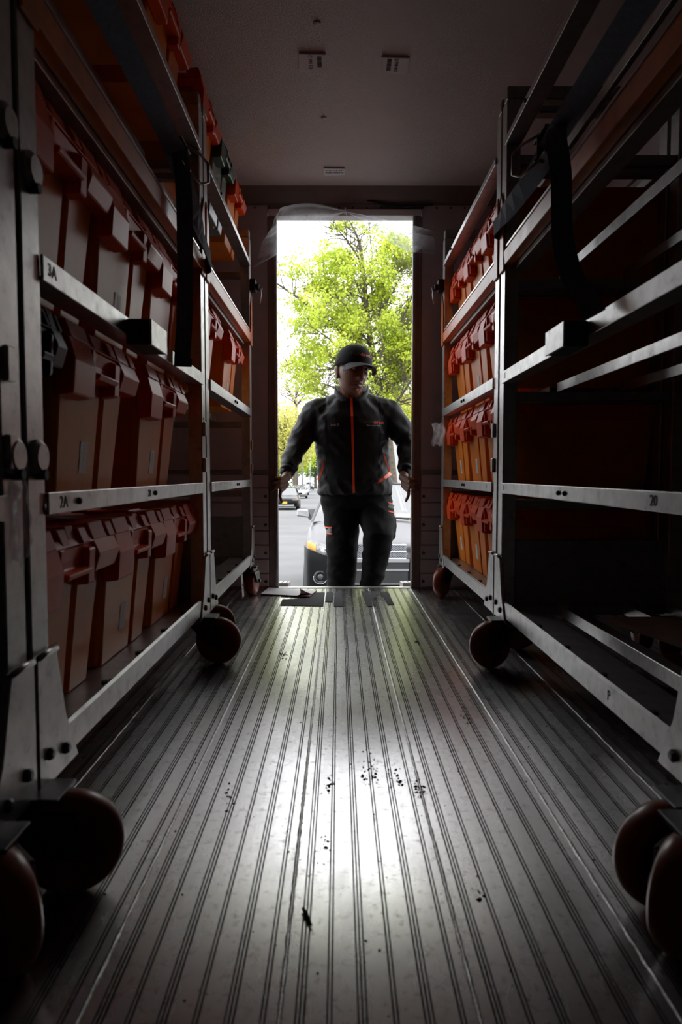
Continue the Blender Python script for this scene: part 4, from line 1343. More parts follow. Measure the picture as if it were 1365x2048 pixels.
band1g = surf_strip(tt, [(x, 0.294 + 0.004 * (x + 0.08) / 0.05) for x in np.linspace(-0.082, -0.041, 8)], 0.030, 0.0018)
band2 = [surf_strip(tt, [(x, z0 - 0.35 * (x - 0.29)) for x in np.linspace(0.290, 0.324, 7)], w_) for z0, w_ in ((0.462, 0.007), (0.415, 0.007))]
band2g = surf_strip(tt, [(x, 0.4385 - 0.35 * (x - 0.29)) for x in np.linspace(0.290, 0.324, 7)], 0.040, 0.0018)
tro = mlink('trousers', tm, 'cloth')
tro['label'] = 'loose black work trousers'
for m_ in band1 + band2:
    mlink('leg_trim', m_, 'orange_trim', tro)['label'] = 'orange leg trim'
for m_ in (band1g, band2g):
    mlink('reflective_patch', m_, 'reflective', tro)['label'] = 'grey reflective patch'
for an, sz in ((ANL, -0.418), (ANR, -0.214)):
    s = MB()
    rr = []
    for t, hw, h in ((-0.07, 0.030, 0.07), (-0.05, 0.040, 0.10), (0.0, 0.044, 0.115), (0.06, 0.046, 0.085), (0.12, 0.050, 0.062), (0.17, 0.044, 0.050), (0.20, 0.022, 0.036)):
        yy = an.y - t
        rr.append([(an.x - hw, yy, sz), (an.x + hw, yy, sz), (an.x + hw, yy, sz + h * 0.5), (an.x + hw * 0.6, yy, sz + h), (an.x - hw * 0.6, yy, sz + h), (an.x - hw, yy, sz + h * 0.5)])
    s.loft(rr)
    mlink('shoe', s.mesh('shoe', bevel=0.006, seg=2, smooth=True), 'rubber')

# --- cap
HI = HM
cp = MB()
n = 40
rings = []
for i in range(13):
    t = i / 12
    ph = t * math.pi / 2
    rr = math.cos(ph) ** 0.72
    zz = 0.024 + 0.116 * math.sin(ph) ** 0.95
    row = []
    for k in range(n):
        a = 2 * math.pi * k / n
        rx, ry = 0.095, 0.113
        front = max(0, -math.sin(a))
        z_ = zz + (0.004 * front) * (1 - t)
        row.append(HI @ Vector((rx * rr * math.cos(a), -0.002 + ry * rr * math.sin(a), z_)))
    rings.append(row)
cp.loft(rings)
cpm = cp.mesh('cap', smooth=True)
ct = dgv(cpm)
bz = MB()
rows_t, rows_b = [], []
for i in range(9):
    v = i / 8
    rt, rb = [], []
    for k in range(25):
        u = -1 + 2 * k / 24
        a = -math.pi / 2 + u * 1.02
        x0_, y0_ = 0.090 * math.cos(a), -0.002 + 0.110 * math.sin(a)
        ext = 0.074 * math.sqrt(max(0.0, 1 - u * u))
        x, y = x0_ * (1 + 0.12 * v), y0_ - ext * v
        z = 0.040 - 0.006 * v - 0.030 * (u * u) * (0.25 + 0.75 * v) - 0.012 * v * v
        rt.append(HI @ Vector((x, y, z)))
        rb.append(HI @ Vector((x, y, z - 0.003)))
    rows_t.append(rt); rows_b.append(rb)
bz.grid(rows_t + rows_b[::-1])
bzm = bz.mesh('brim', smooth=True)
ctext = []
def cap_text(txt, size, u, h, mat, rot=0.0):
    """lettering wrapped round the crown: u is the angle from the front in degrees"""
    me = text_mesh(txt, size, 0.0002)
    for v in me.vertices:
        px_ = v.co.x * math.cos(rot) - v.co.y * math.sin(rot)
        pz_ = v.co.x * math.sin(rot) + v.co.y * math.cos(rot)
        a = math.radians(-90 + u) + px_ / 0.098
        o_ = HI @ Vector((0.30 * math.cos(a), 0.30 * math.sin(a), h + pz_))
        d_ = (HI @ Vector((0, 0, h + pz_))) - o_
        hit = ct.ray_cast(o_, d_.normalized())
        if hit[0] is not None:
            v.co = hit[0] - d_.normalized() * (0.0012 - v.co.z)
    me.update()
    ctext.append((me, mat))
cap_text('fresh', 0.026, -24, 0.082, 'thread_green')
cap_text('direct', 0.026, 7, 0.082, 'orange_trim')
cpo = mlink('cap', cpm, 'cap')
cpo['label'] = 'black baseball cap with orange lettering'
mlink('brim', bzm, 'cap_under', cpo)
sq = []
for i in range(22):                                   # small yellow stitching on the side of the cap
    a = math.radians(-190 + i * 1.0)
    h = 0.038 + 0.0045 * ((i * 7) % 3 - 1) + 0.0009 * i
    o_ = HI @ Vector((0.3 * math.cos(a), 0.3 * math.sin(a), h)); d_ = ((HI @ Vector((0, 0, h))) - o_).normalized()
    hit = ct.ray_cast(o_, d_)
    if hit[0] is not None:
        sq.append(hit[0] - d_ * 0.0008)
mlink('side_stitching', MB().tube(sq, 0.0012, 5).mesh('side_stitching', smooth=True), 'thread_yellow', cpo)
b_ = MB().ball((0, 0, 0), (0.006, 0.006, 0.004), 6)
b_.v = [tuple(HI @ (Vector(v) + Vector((0, -0.002, 0.139)))) for v in b_.v]
mlink('cap_button', b_.mesh('cap_button', smooth=True), 'cap', cpo)
for m_, k in ctext:
    mlink('lettering', m_, k, cpo)
# --- eyes, brows and cropped hair
for s in (-1, 1):
    e = MB().ball((0, 0, 0), 0.0115, 10)
    e.v = [tuple(HM @ (Vector(v) + Vector((0.031 * s, -0.0765, 0.013)))) for v in e.v]
    eo = mlink('eye', e.mesh('eye', smooth=True), 'eye')
    e = MB().lathe([(0.0055, 0), (0.004, 0.0012)], (0, 0, 0), (0, -1, 0), 14)
    e.v = [tuple(HM @ (Vector(v) + Vector((0.031 * s + 0.002, -0.0873, 0.013)))) for v in e.v]
    mlink('iris', e.mesh('iris'), 'iris', eo)
    b_ = MB().tube([HM @ Vector((0.012 * s, -0.097, 0.033)), HM @ Vector((0.028 * s, -0.097, 0.037)), HM @ Vector((0.046 * s, -0.085, 0.032))], [0.003, 0.0042, 0.002], 6)
    mlink('eyebrow', b_.mesh('eyebrow', smooth=True), 'hair')
hb_ = MB()
rings = []
for z, rx, ry in ((-0.045, 0.066, 0.072), (-0.02, 0.074, 0.088), (0.01, 0.079, 0.098), (0.045, 0.0795, 0.100)):
    row = []
    for k in range(25):
        a = math.radians(-8 + 196 * k / 24)
        zz = z + (0.03 if k in (0, 24) else 0.018 if k in (1, 23) else 0) * (1 if z < 0.02 else 0)
        row.append(HM @ Vector((rx * math.cos(a), ry * math.sin(a) + 0.002, zz)))
    rings.append(row)
hb_.grid(rings)
mlink('hair', hb_.mesh('hair', smooth=True), 'hair')

# ================================================================== the street
GZ = lambda x, y: -1.17 - 0.0118 * y
SL = -math.atan(0.0118)
def gplate(pts, dz0, dz1):
    return MB().prism([(x, y, GZ(x, y) + dz0) for x, y in pts], [(x, y, GZ(x, y) + dz1) for x, y in pts])
SK = -0.031
def sx(x, y):                       # the street runs a little to the left of the truck's axis
    return x + SK * y
def strip(xa, xb, ya, yb):
    return [(sx(xa, ya), ya), (sx(xb, ya), ya), (sx(xb, yb), yb), (sx(xa, yb), yb)]
rd = gplate(strip(-5.6, 2.1, 2.0, 420), -0.4, 0.0).build('road', 'asphalt')
tag(rd, 'grey asphalt street running away behind the truck', kind='structure')
for nm, xa, xb, lab in (('sidewalk', 2.25, 6.2, 'pale pavement along the right side of the street'), ('sidewalk', -9.5, -5.75, 'pale pavement along the left side of the street')):
    o = gplate(strip(xa, xb, 2.0, 420), -0.4, 0.13).build(nm, 'concrete')
    tag(o, lab, kind='structure')
for xa, xb, lab in ((2.1, 2.25, 'stone kerb at the right edge of the street'), (-5.75, -5.6, 'stone kerb at the left edge of the street')):
    tag(gplate(strip(xa, xb, 2.0, 420), -0.4, 0.14).build('curb', 'concrete'), lab, kind='structure')
tag(gplate([(-260, 2), (300, 2), (300, 430), (-260, 430)], -0.7, -0.02).build('ground', 'concrete'), 'plain ground beyond the pavements', kind='structure')

# ------------------------------------------------------------------ cars
def wheel_parts(par, x, y, r, w, s):
    d = Vector((s, 0, 0))
    t = MB().lathe([(r * 0.62, -w / 2), (r * 0.92, -w / 2), (r, -w * 0.36), (r, w * 0.36), (r * 0.92, w / 2), (r * 0.62, w / 2)], (x, y, r), d, 28).build('wheel', 'rubber', par, smooth=False)
    h = MB().lathe([(r * 0.62, -0.02), (r * 0.62, 0.03)], (x + s * w * 0.30, y, r), d, 24)
    for k in range(5):
        a = 2 * math.pi * k / 5
        p = Vector((0, math.cos(a), math.sin(a)))
        q_ = Vector((0, -math.sin(a), math.cos(a)))
        c = Vector((x + s * w * 0.45, y, r))
        h.prism([c + q_ * 0.03, c + q_ * -0.03, c + p * r * 0.58 + q_ * -0.022, c + p * r * 0.58 + q_ * 0.022], [v + d * 0.02 for v in (c + q_ * 0.03, c + q_ * -0.03, c + p * r * 0.58 + q_ * -0.022, c + p * r * 0.58 + q_ * 0.022)])
    h.build('rim', 'paint_silver', t)

def make_car(name, paint, S, label, group, detail=False):
    """front at y = 0, the car runs to +y, z = 0 on the road. S: sizes"""
    c = empty(name)
    tag(c, label, 'car', group)
    W, Lc, zh, zc, zr, gc = S['w'], S['l'], S['hood'], S['cowl'], S['roof'], S['clear']
    hl = S['hoodlen']
    b = MB()
    st = [(0.00, 0.60, gc + 0.20, zh - 0.22), (0.03, 0.74, gc + 0.12, zh - 0.12), (0.10, 0.86, gc + 0.06, zh - 0.05), (0.22, 0.93, gc + 0.02, zh), (0.45, 0.975, gc, zh + 0.05), (hl * 0.75, 1.0, gc, zc - 0.05), (hl, 1.0, gc, zc), (Lc * 0.6, 1.0, gc, zc + 0.03), (Lc * 0.86, 0.99, gc, zc + 0.05), (Lc - 0.18, 0.95, gc + 0.05, zc + 0.02), (Lc - 0.03, 0.86, gc + 0.12, zc - 0.10), (Lc, 0.76, gc + 0.25, zc - 0.3)]
    rings = []
    for y, k, zb, zt in st:
        hw = W / 2 * k
        h = zt - zb
        right = [(hw * 0.80, zb), (hw * 0.94, zb + 0.04 * h), (hw * 0.985, zb + 0.25 * h), (hw, zb + 0.50 * h), (hw * 0.99, zb + 0.70 * h), (hw * 0.955, zb + 0.87 * h), (hw * 0.90, zb + 0.955 * h), (hw * 0.80, zt), (hw * 0.45, zt + 0.025), (0, zt + 0.032)]
        ring = [(x, y, z) for x, z in right] + [(-x, y, z) for x, z in right[-2::-1]]
        rings.append(ring)
    b.loft(rings)
    bo_ = b.build('body_shell', paint, c, smooth=True)
    # roof, pillars and glass
    y0, y1, y2, y3 = hl - 0.06, S['wtop'], S['rtop'], S['rend']
    hb, ht = W / 2 * 0.915, W / 2 * 0.70
    zt_ = zr - 0.05
    zb_ = zc - 0.01
    def wpt(u, v):   # windscreen
        x = (hb * (1 - v) + ht * v) * u * 0.97
        return (x, y0 + (y1 - y0) * v - 0.10 * (1 - u * u) * (1 - 0.4 * v), zb_ + (zt_ - zb_) * v + 0.03 * (1 - u * u) * v)
    g = MB().grid([[wpt(-1 + 2 * i / 12, j / 6) for i in range(13)] for j in range(7)])
    wo = g.build('windshield', 'car_glass', c, smooth=True)
    rf = MB()
    top, bot = [], []
    for j in range(7):
        v = j / 6
        yy = y1 + (y2 - y1) * v
        zz = zt_ + 0.025 * math.sin(math.pi * min(1, v * 1.1 + 0.1))
        top.append([(ht * 1.03 * (-1 + 2 * i / 10), yy - (0.10 * 0.6 * (1 - (-1 + 2 * i / 10) ** 2) if j == 0 else 0), zz + 0.035 * (1 - (-1 + 2 * i / 10) ** 2)) for i in range(11)])
    bot = [[(x, y, z - 0.04) for x, y, z in r] for r in top]
    rf.grid(top); rf.grid(bot)
    rf.loft([[r[0] for r in top], [r[0] for r in bot]], 0, False, False)
    rf.loft([[r[-1] for r in top], [r[-1] for r in bot]], 0, False, False)
    rf.loft([top[0], bot[0]], 0, False, False)
    rf.build('roof_panel', paint, c, smooth=False)
    for s in (-1, 1):
        def bar(p, q, w_, t_, nm='pillar', mt=paint):
            p, q = Vector(p), Vector(q)
            ws = Vector((0, w_, 0)); ts = Vector((t_ * s, 0, 0))
            MB().prism([p - ws - ts, p + ws - ts, p + ws + ts, p - ws + ts], [q - ws - ts, q + ws - ts, q + ws + ts, q - ws + ts]).build(nm, mt, c, bevel=0.008)
        bar((hb * 0.985 * s, y0 + 0.02, zb_), (ht * 0.985 * s, y1 + 0.02, zt_ - 0.005), 0.045, 0.022)
        bm_ = (y1 + y2) / 2 + 0.1
        bar((hb * s, bm_, zb_), (ht * s, bm_ + 0.03, zt_), 0.04, 0.018)
        bar((hb * s, y3 - 0.10, zb_), (ht * s, y2 - 0.06, zt_), 0.10, 0.02)
        bar((ht * 1.0 * s, y1, zt_), (ht * 1.0 * s, y2, zt_ + 0.005), 0.02, 0.02, 'roof_rail', 'black_trim' if detail else paint)
        for ya, yb, yc, yd in ((y0 + 0.12, bm_ - 0.04, y1 + 0.05, bm_ - 0.02), (bm_ + 0.05, y3 - 0.2, bm_ + 0.06, y2 - 0.14)):
            MB().prism([(hb * 0.99 * s, ya, zb_), (hb * 0.99 * s, yb, zb_), (ht * 0.99 * s, yd, zt_), (ht * 0.99 * s, yc, zt_)], [(hb * 0.985 * s, ya, zb_), (hb * 0.985 * s, yb, zb_), (ht * 0.985 * s, yd, zt_), (ht * 0.985 * s, yc, zt_)]).build('side_window', 'car_glass', c)
        # mirrors
        mx = hb * s
        mo = MB().prism([(mx + 0.02 * s, y0 + 0.34, zc + 0.02), (mx + 0.24 * s, y0 + 0.37, zc + 0.05), (mx + 0.24 * s, y0 + 0.47, zc + 0.05), (mx + 0.02 * s, y0 + 0.45, zc + 0.02)],
                        [(mx + 0.06 * s, y0 + 0.34, zc + 0.15), (mx + 0.23 * s, y0 + 0.37, zc + 0.16), (mx + 0.23 * s, y0 + 0.47, zc + 0.16), (mx + 0.06 * s, y0 + 0.45, zc + 0.15)]).build('side_mirror', 'paint_silver' if detail else paint, c, bevel=0.02, seg=2)
        MB().prism([(mx - 0.02 * s, y0 + 0.20, zc - 0.01), (mx + 0.06 * s, y0 + 0.36, zc), (mx + 0.06 * s, y0 + 0.44, zc), (mx - 0.02 * s, y0 + 0.46, zc - 0.01)],
                   [(mx - 0.06 * s, y0 + 0.34, zc + 0.17), (mx + 0.07 * s, y0 + 0.37, zc + 0.15), (mx + 0.07 * s, y0 + 0.44, zc + 0.15), (mx - 0.06 * s, y0 + 0.46, zc + 0.17)]).build('mirror_mount', 'black_trim', mo, bevel=0.008)
    rw = MB().prism([(-hb * 0.93, y3, zb_), (hb * 0.93, y3, zb_), (ht * 0.93, y2, zt_), (-ht * 0.93, y2, zt_)], [(-hb * 0.93, y3 + 0.01, zb_), (hb * 0.93, y3 + 0.01, zb_), (ht * 0.93, y2 + 0.01, zt_), (-ht * 0.93, y2 + 0.01, zt_)])
    rw.build('rear_window', 'car_glass', c)
    inn = MB().box(-hb * 0.9, hb * 0.9, y0 + 0.02, y0 + 0.45, zb_ - 0.05, zb_ + 0.02)
    inn.build('dashboard', 'black_trim', c, bevel=0.02)
    for xs in (-0.36, 0.36):
        so = MB().prism([(xs - 0.24, y0 + 1.15, zb_ - 0.35), (xs + 0.24, y0 + 1.15, zb_ - 0.35), (xs + 0.24, y0 + 1.30, zb_ - 0.35), (xs - 0.24, y0 + 1.30, zb_ - 0.35)], [(xs - 0.18, y0 + 1.30, zb_ + 0.22), (xs + 0.18, y0 + 1.30, zb_ + 0.22), (xs + 0.18, y0 + 1.40, zb_ + 0.22), (xs - 0.18, y0 + 1.40, zb_ + 0.22)])
        so.box(xs - 0.12, xs + 0.12, y0 + 1.32, y0 + 1.40, zb_ + 0.24, zb_ + 0.42)
        so.build('seat', 'black_trim', c, bevel=0.03)
    fw, rw_ = S['fw'], S['rw']
    for s in (-1, 1):
        for yy in (fw, rw_):
            ar = MB().lathe([(S['wr'] + 0.07, -0.02), (S['wr'] + 0.07, 0.0)], (s * (W / 2 - 0.012), yy, S['wr'] + 0.01), (s, 0, 0), 28)
            ar.build('wheel_arch', 'black_trim', c)
            wheel_parts(c, s * (W / 2 - 0.10), yy, S['wr'], 0.22, s)
    return c

SUV = dict(w=1.87, l=4.6, hood=0.975, cowl=1.23, roof=1.80, clear=0.30, hoodlen=1.22, wtop=2.02, rtop=4.0, rend=4.45, fw=0.93, rw=3.65, wr=0.36)
suv = make_car('suv', 'paint_grey', SUV, 'dark grey SUV with black bumper parked right behind the truck', None, True)
def front_patch(us, zs, yoff, W=SUV['w']):
    """rows following the rounded nose of the SUV; u is across, in metres"""
    def yn(x, z):
        k = abs(x) / (W / 2)
        y = 0.02 + 0.10 * max(0, (k - 0.60) / 0.3) ** 1.6 + 0.42 * max(0, (k - 0.90) / 0.1) ** 2.0
        return y + 0.16 * max(0, z - 0.83) ** 1.0
    return [[(x, yn(x, z) + yoff, z) for x in us] for z in zs]
def slab(rows, th=0.03):
    mb = MB()
    back = [[(x, y + th, z) for x, y, z in r] for r in rows]
    mb.grid(rows); mb.grid(back)
    mb.loft([rows[0], back[0]], 0, False, False); mb.loft([rows[-1], back[-1]], 0, False, False)
    mb.loft([[r[0] for r in rows], [r[0] for r in back]], 0, False, False); mb.loft([[r[-1] for r in rows], [r[-1] for r in back]], 0, False, False)
    return mb
def bumper_rows():
    rows = []
    for v in np.linspace(0, 1, 10):
        r = []
        for u in np.linspace(-0.925, 0.925, 43):
            zt = 0.80 + 0.125 * max(0.0, min(1.0, (abs(u) - 0.5) / 0.375))
            z = 0.36 + (zt - 0.36) * v
            p = front_patch([u], [z], -0.05)[0][0]
            r.append((p[0], p[1], z))
        rows.append(r)
    return rows
bump_ = slab(bumper_rows(), 0.12).build('front_bumper', 'paint_black', suv, smooth=True)
bump_['label'] = 'glossy black front bumper'
# silver bars and dark slots
for z0, z1, hw in ((0.755, 0.80, 0.47), (0.645, 0.672, 0.46), (0.465, 0.482, 0.44)):
    slab(front_patch(np.linspace(-hw, hw, 15), np.linspace(z0, z1, 3), -0.072), 0.03).build('grille_bar', 'paint_silver', suv)
for z0, z1, hw in ((0.675, 0.752, 0.46), (0.485, 0.640, 0.45)):
    slab(front_patch(np.linspace(-hw, hw, 15), np.linspace(z0, z1, 3), -0.060), 0.03).build('grille_slot', 'black_trim', suv)
gr_ = slab(front_patch(np.linspace(-0.42, 0.42, 15), np.linspace(0.80, 0.985, 4), -0.035), 0.05).build('upper_grille', 'black_trim', suv)
for z0, z1 in ((0.975, 0.992), (0.885, 0.906), (0.800, 0.812)):
    slab(front_patch(np.linspace(-0.43, 0.43, 15), np.linspace(z0, z1, 3), -0.052), 0.03).build('grille_frame', 'chrome', gr_)
mesh_ = MB()
for (za, zb__) in ((0.815, 0.882), (0.908, 0.972)):
    for i in range(26):
        for j in range(2):
            cx = -0.41 + i * 0.033 + (0.0165 if j else 0)
            cz = za + 0.017 + j * 0.032
            p = front_patch([cx], [cz], -0.047)[0][0]
            ring_o = [(p[0] + 0.0165 * math.cos(t), p[1], p[2] + 0.018 * math.sin(t)) for t in (k * math.pi / 3 for k in range(6))]
            ring_i = [(p[0] + 0.0105 * math.cos(t), p[1], p[2] + 0.0115 * math.sin(t)) for t in (k * math.pi / 3 for k in range(6))]
            mesh_.loft([ring_o, ring_i], 0, False, True)
mesh_.build('grille_mesh', 'galv', gr_, fix=True)['kind'] = 'stuff'
for s in (-1, 1):
    us = np.linspace(0.50, 0.875, 10) * s
    zs = np.linspace(0, 1, 7)
    rows = []
    for v in zs:
        r = []
        for i, u in enumerate(us):
            k = i / 9
            zlo, zhi = 0.800 + 0.115 * k, 0.945 + 0.100 * k
            z = zlo + (zhi - zlo) * v
            p = front_patch([u], [min(z, 0.96)], -0.040 - 0.02 * math.sin(math.pi * v) * math.sin(math.pi * (0.2 + 0.6 * k)))[0][0]
            r.append((p[0], p[1], z))
        rows.append(r)
    ho = slab(rows, 0.06).build('headlight', 'lamp', suv, smooth=False)
    ho['label'] = 'clear headlight'
    r2 = [[(x, y - 0.006, z) for x, y, z in r[6:]] for r in rows[1:6]]
    slab(r2, 0.02).build('indicator_lens', 'amber', ho)
    p = front_patch([0.63 * s], [0.90], -0.075)[0][0]
    MB().lathe([(0.055, 0.01), (0.055, 0.0), (0.035, -0.004), (0.012, -0.01)], p, (0, 1, 0), 20).build('lamp_bulb', 'chrome', ho, smooth=True)
    p = front_patch([0.69 * s], [0.56], -0.060)[0][0]
    fo = MB().lathe([(0.085, 0.03), (0.085, -0.01), (0.062, -0.014), (0.055, 0.004)], p, (s * 0.25, 1, 0), 22).build('fog_lamp_bezel', 'black_trim', suv, smooth=True)
    MB().lathe([(0.045, 0.0), (0.040, -0.012), (0.02, -0.016)], p, (s * 0.25, 1, 0), 20).build('fog_lamp', 'steel', fo, smooth=True)
    MB().tube([Vector(p) + Vector((0.09 * math.cos(a), -0.012, 0.09 * math.sin(a))) for a in np.linspace(math.pi * 0.95, math.pi * 1.85, 10)], 0.006, 6).build('chrome_arc', 'galv', fo, smooth=True)
for xs, zz, mt, w_ in ((0.50, 1.30, 'sticker', 0.10), (0.66, 1.30, 'plate', 0.05)):
    MB().box(xs - w_, xs + w_, 1.185, 1.19, zz - 0.02, zz + 0.035).build('windshield_sticker', mt, suv)
MB().tube([(0.10, 1.12, 1.262), (0.35, 1.10, 1.275), (0.62, 1.13, 1.268)], 0.008, 6).build('wiper', 'black_trim', suv)
MB().tube([(-0.40, 1.12, 1.262), (-0.15, 1.08, 1.275), (0.05, 1.10, 1.272)], 0.008, 6).build('wiper', 'black_trim', suv)
MB().tube([(-0.66, 1.75, 1.45), (-0.665, 2.05, 1.95), (-0.67, 2.3, 2.45)], 0.004, 5).build('aerial', 'galv', suv)
suv.location = (0.45, 8.86, GZ(0, 8.86))
suv.rotation_euler = (SL, 0, 0)

SED = dict(w=1.80, l=4.6, hood=0.74, cowl=0.95, roof=1.45, clear=0.20, hoodlen=1.30, wtop=2.05, rtop=3.3, rend=4.0, fw=0.92, rw=3.6, wr=0.32)
sed = make_car('sedan', 'paint_black', SED, 'black sedan with yellow plate parked first along the left kerb', None)
MB().box(-0.16, 0.16, -0.035, -0.01, 0.42, 0.56).build('licence_plate', 'plate', sed, bevel=0.004)
for s in (-1, 1):
    ho = slab([[(x * s, 0.05 + 0.30 * max(0, x - 0.55) - 0.02, z + 0.12 * (x - 0.5)) for x in np.linspace(0.50, 0.86, 7)] for z in (0.60, 0.66, 0.70)], 0.05).build('headlight', 'lamp', sed)
    slab([[(x * s, 0.03 + 0.30 * max(0, x - 0.55) - 0.02, z + 0.12 * (x - 0.5)) for x in np.linspace(0.78, 0.86, 3)] for z in (0.61, 0.65, 0.69)], 0.03).build('indicator_lens', 'amber', ho)
slab([[(x, 0.0, z) for x in np.linspace(-0.6, 0.6, 7)] for z in (0.27, 0.32, 0.36)], 0.04).build('lower_grille', 'chrome', sed)
sed.location = (-3.45, 43.5, GZ(0, 43.5))
sed.rotation_euler = (SL, 0, -SK)
for k, (nm, paint, S, x, y, lab) in enumerate((
        ('sedan', 'paint_silver', SED, -4.35, 74, 'silver car parked second along the left kerb, behind the black sedan'),
        ('sedan', 'paint_white', SED, -5.05, 94, 'pale car parked between the silver car and the white sedan'),
        ('sedan', 'paint_white', SED, -6.15, 124, 'white sedan standing clear in the middle of the kerb row'),
        ('suv', 'paint_grey', SUV, -6.4, 148, 'grey car parked just behind the white sedan'),
        ('suv', 'paint_white', SUV, -7.2, 172, 'white van farthest down the left kerb row'))):
    o = make_car(nm, paint, S, lab, 'cars parked along the left kerb')
    o.location = (x, y, GZ(x, y))
    o.rotation_euler = (SL, 0, -SK)

# ------------------------------------------------------------------ trees
def leaf_cloud(centres, spread, per, size, rg):
    c = np.repeat(np.asarray(centres), per, axis=0)
    n = len(c)
    p = c + rg.normal(0, 1, (n, 3)) * np.array(spread)
    a = rg.normal(0, 1, (n, 3)); a /= np.linalg.norm(a, axis=1)[:, None]
    t = rg.normal(0, 1, (n, 3))
    b = np.cross(a, t); b /= np.linalg.norm(b, axis=1)[:, None]
    s = (size * (0.6 + 0.8 * rg.random(n)))[:, None]
    v = np.stack([p - a * s, p + b * s * 0.55, p + a * s, p - b * s * 0.55], axis=1).reshape(-1, 3)
    return v
def leaf_mesh(v, name):
    n = len(v) // 4
    me = bpy.data.meshes.new(name)
    me.vertices.add(4 * n); me.loops.add(4 * n); me.polygons.add(n)
    me.vertices.foreach_set('co', v.astype(np.float32).ravel())
    me.loops.foreach_set('vertex_index', np.arange(4 * n, dtype=np.int32))
    me.polygons.foreach_set('loop_start', np.arange(0, 4 * n, 4, dtype=np.int32))
    me.polygons.foreach_set('loop_total', np.full(n, 4, dtype=np.int32))
    me.update(calc_edges=True)
    return me

def grow(base, d, L, r, depth, rg, wood, tips, up=0.12):
    n = 5
    p = Vector(base)
    d = Vector(d).normalized()
    path, rs = [p.copy()], [r]
    for i in range(n):
        d = (d + Vector(rg.normal(0, 0.16, 3)) + Vector((0, 0, up * 0.4))).normalized()
        p = p + d * (L / n)
        path.append(p.copy()); rs.append(max(0.006, r * (1 - 0.75 * (i + 1) / n)))
        if depth > 0 and i >= 0:
            for _ in range(2 if depth > 1 else 2):
                side = Vector(rg.normal(0, 1, 3)); side -= side.dot(d) * d; side.normalize()
                dd = (d * 0.55 + side * 0.9 + Vector((0, 0, up))).normalized()
                grow(p, dd, L * (0.34 + 0.18 * rg.random()), max(0.007, rs[-1] * 0.55), depth - 1, rg, wood, tips, up)
        if depth <= 1:
            tips.append(p.copy())
    wood.tube(path, rs, 6 if depth < 2 else 8)

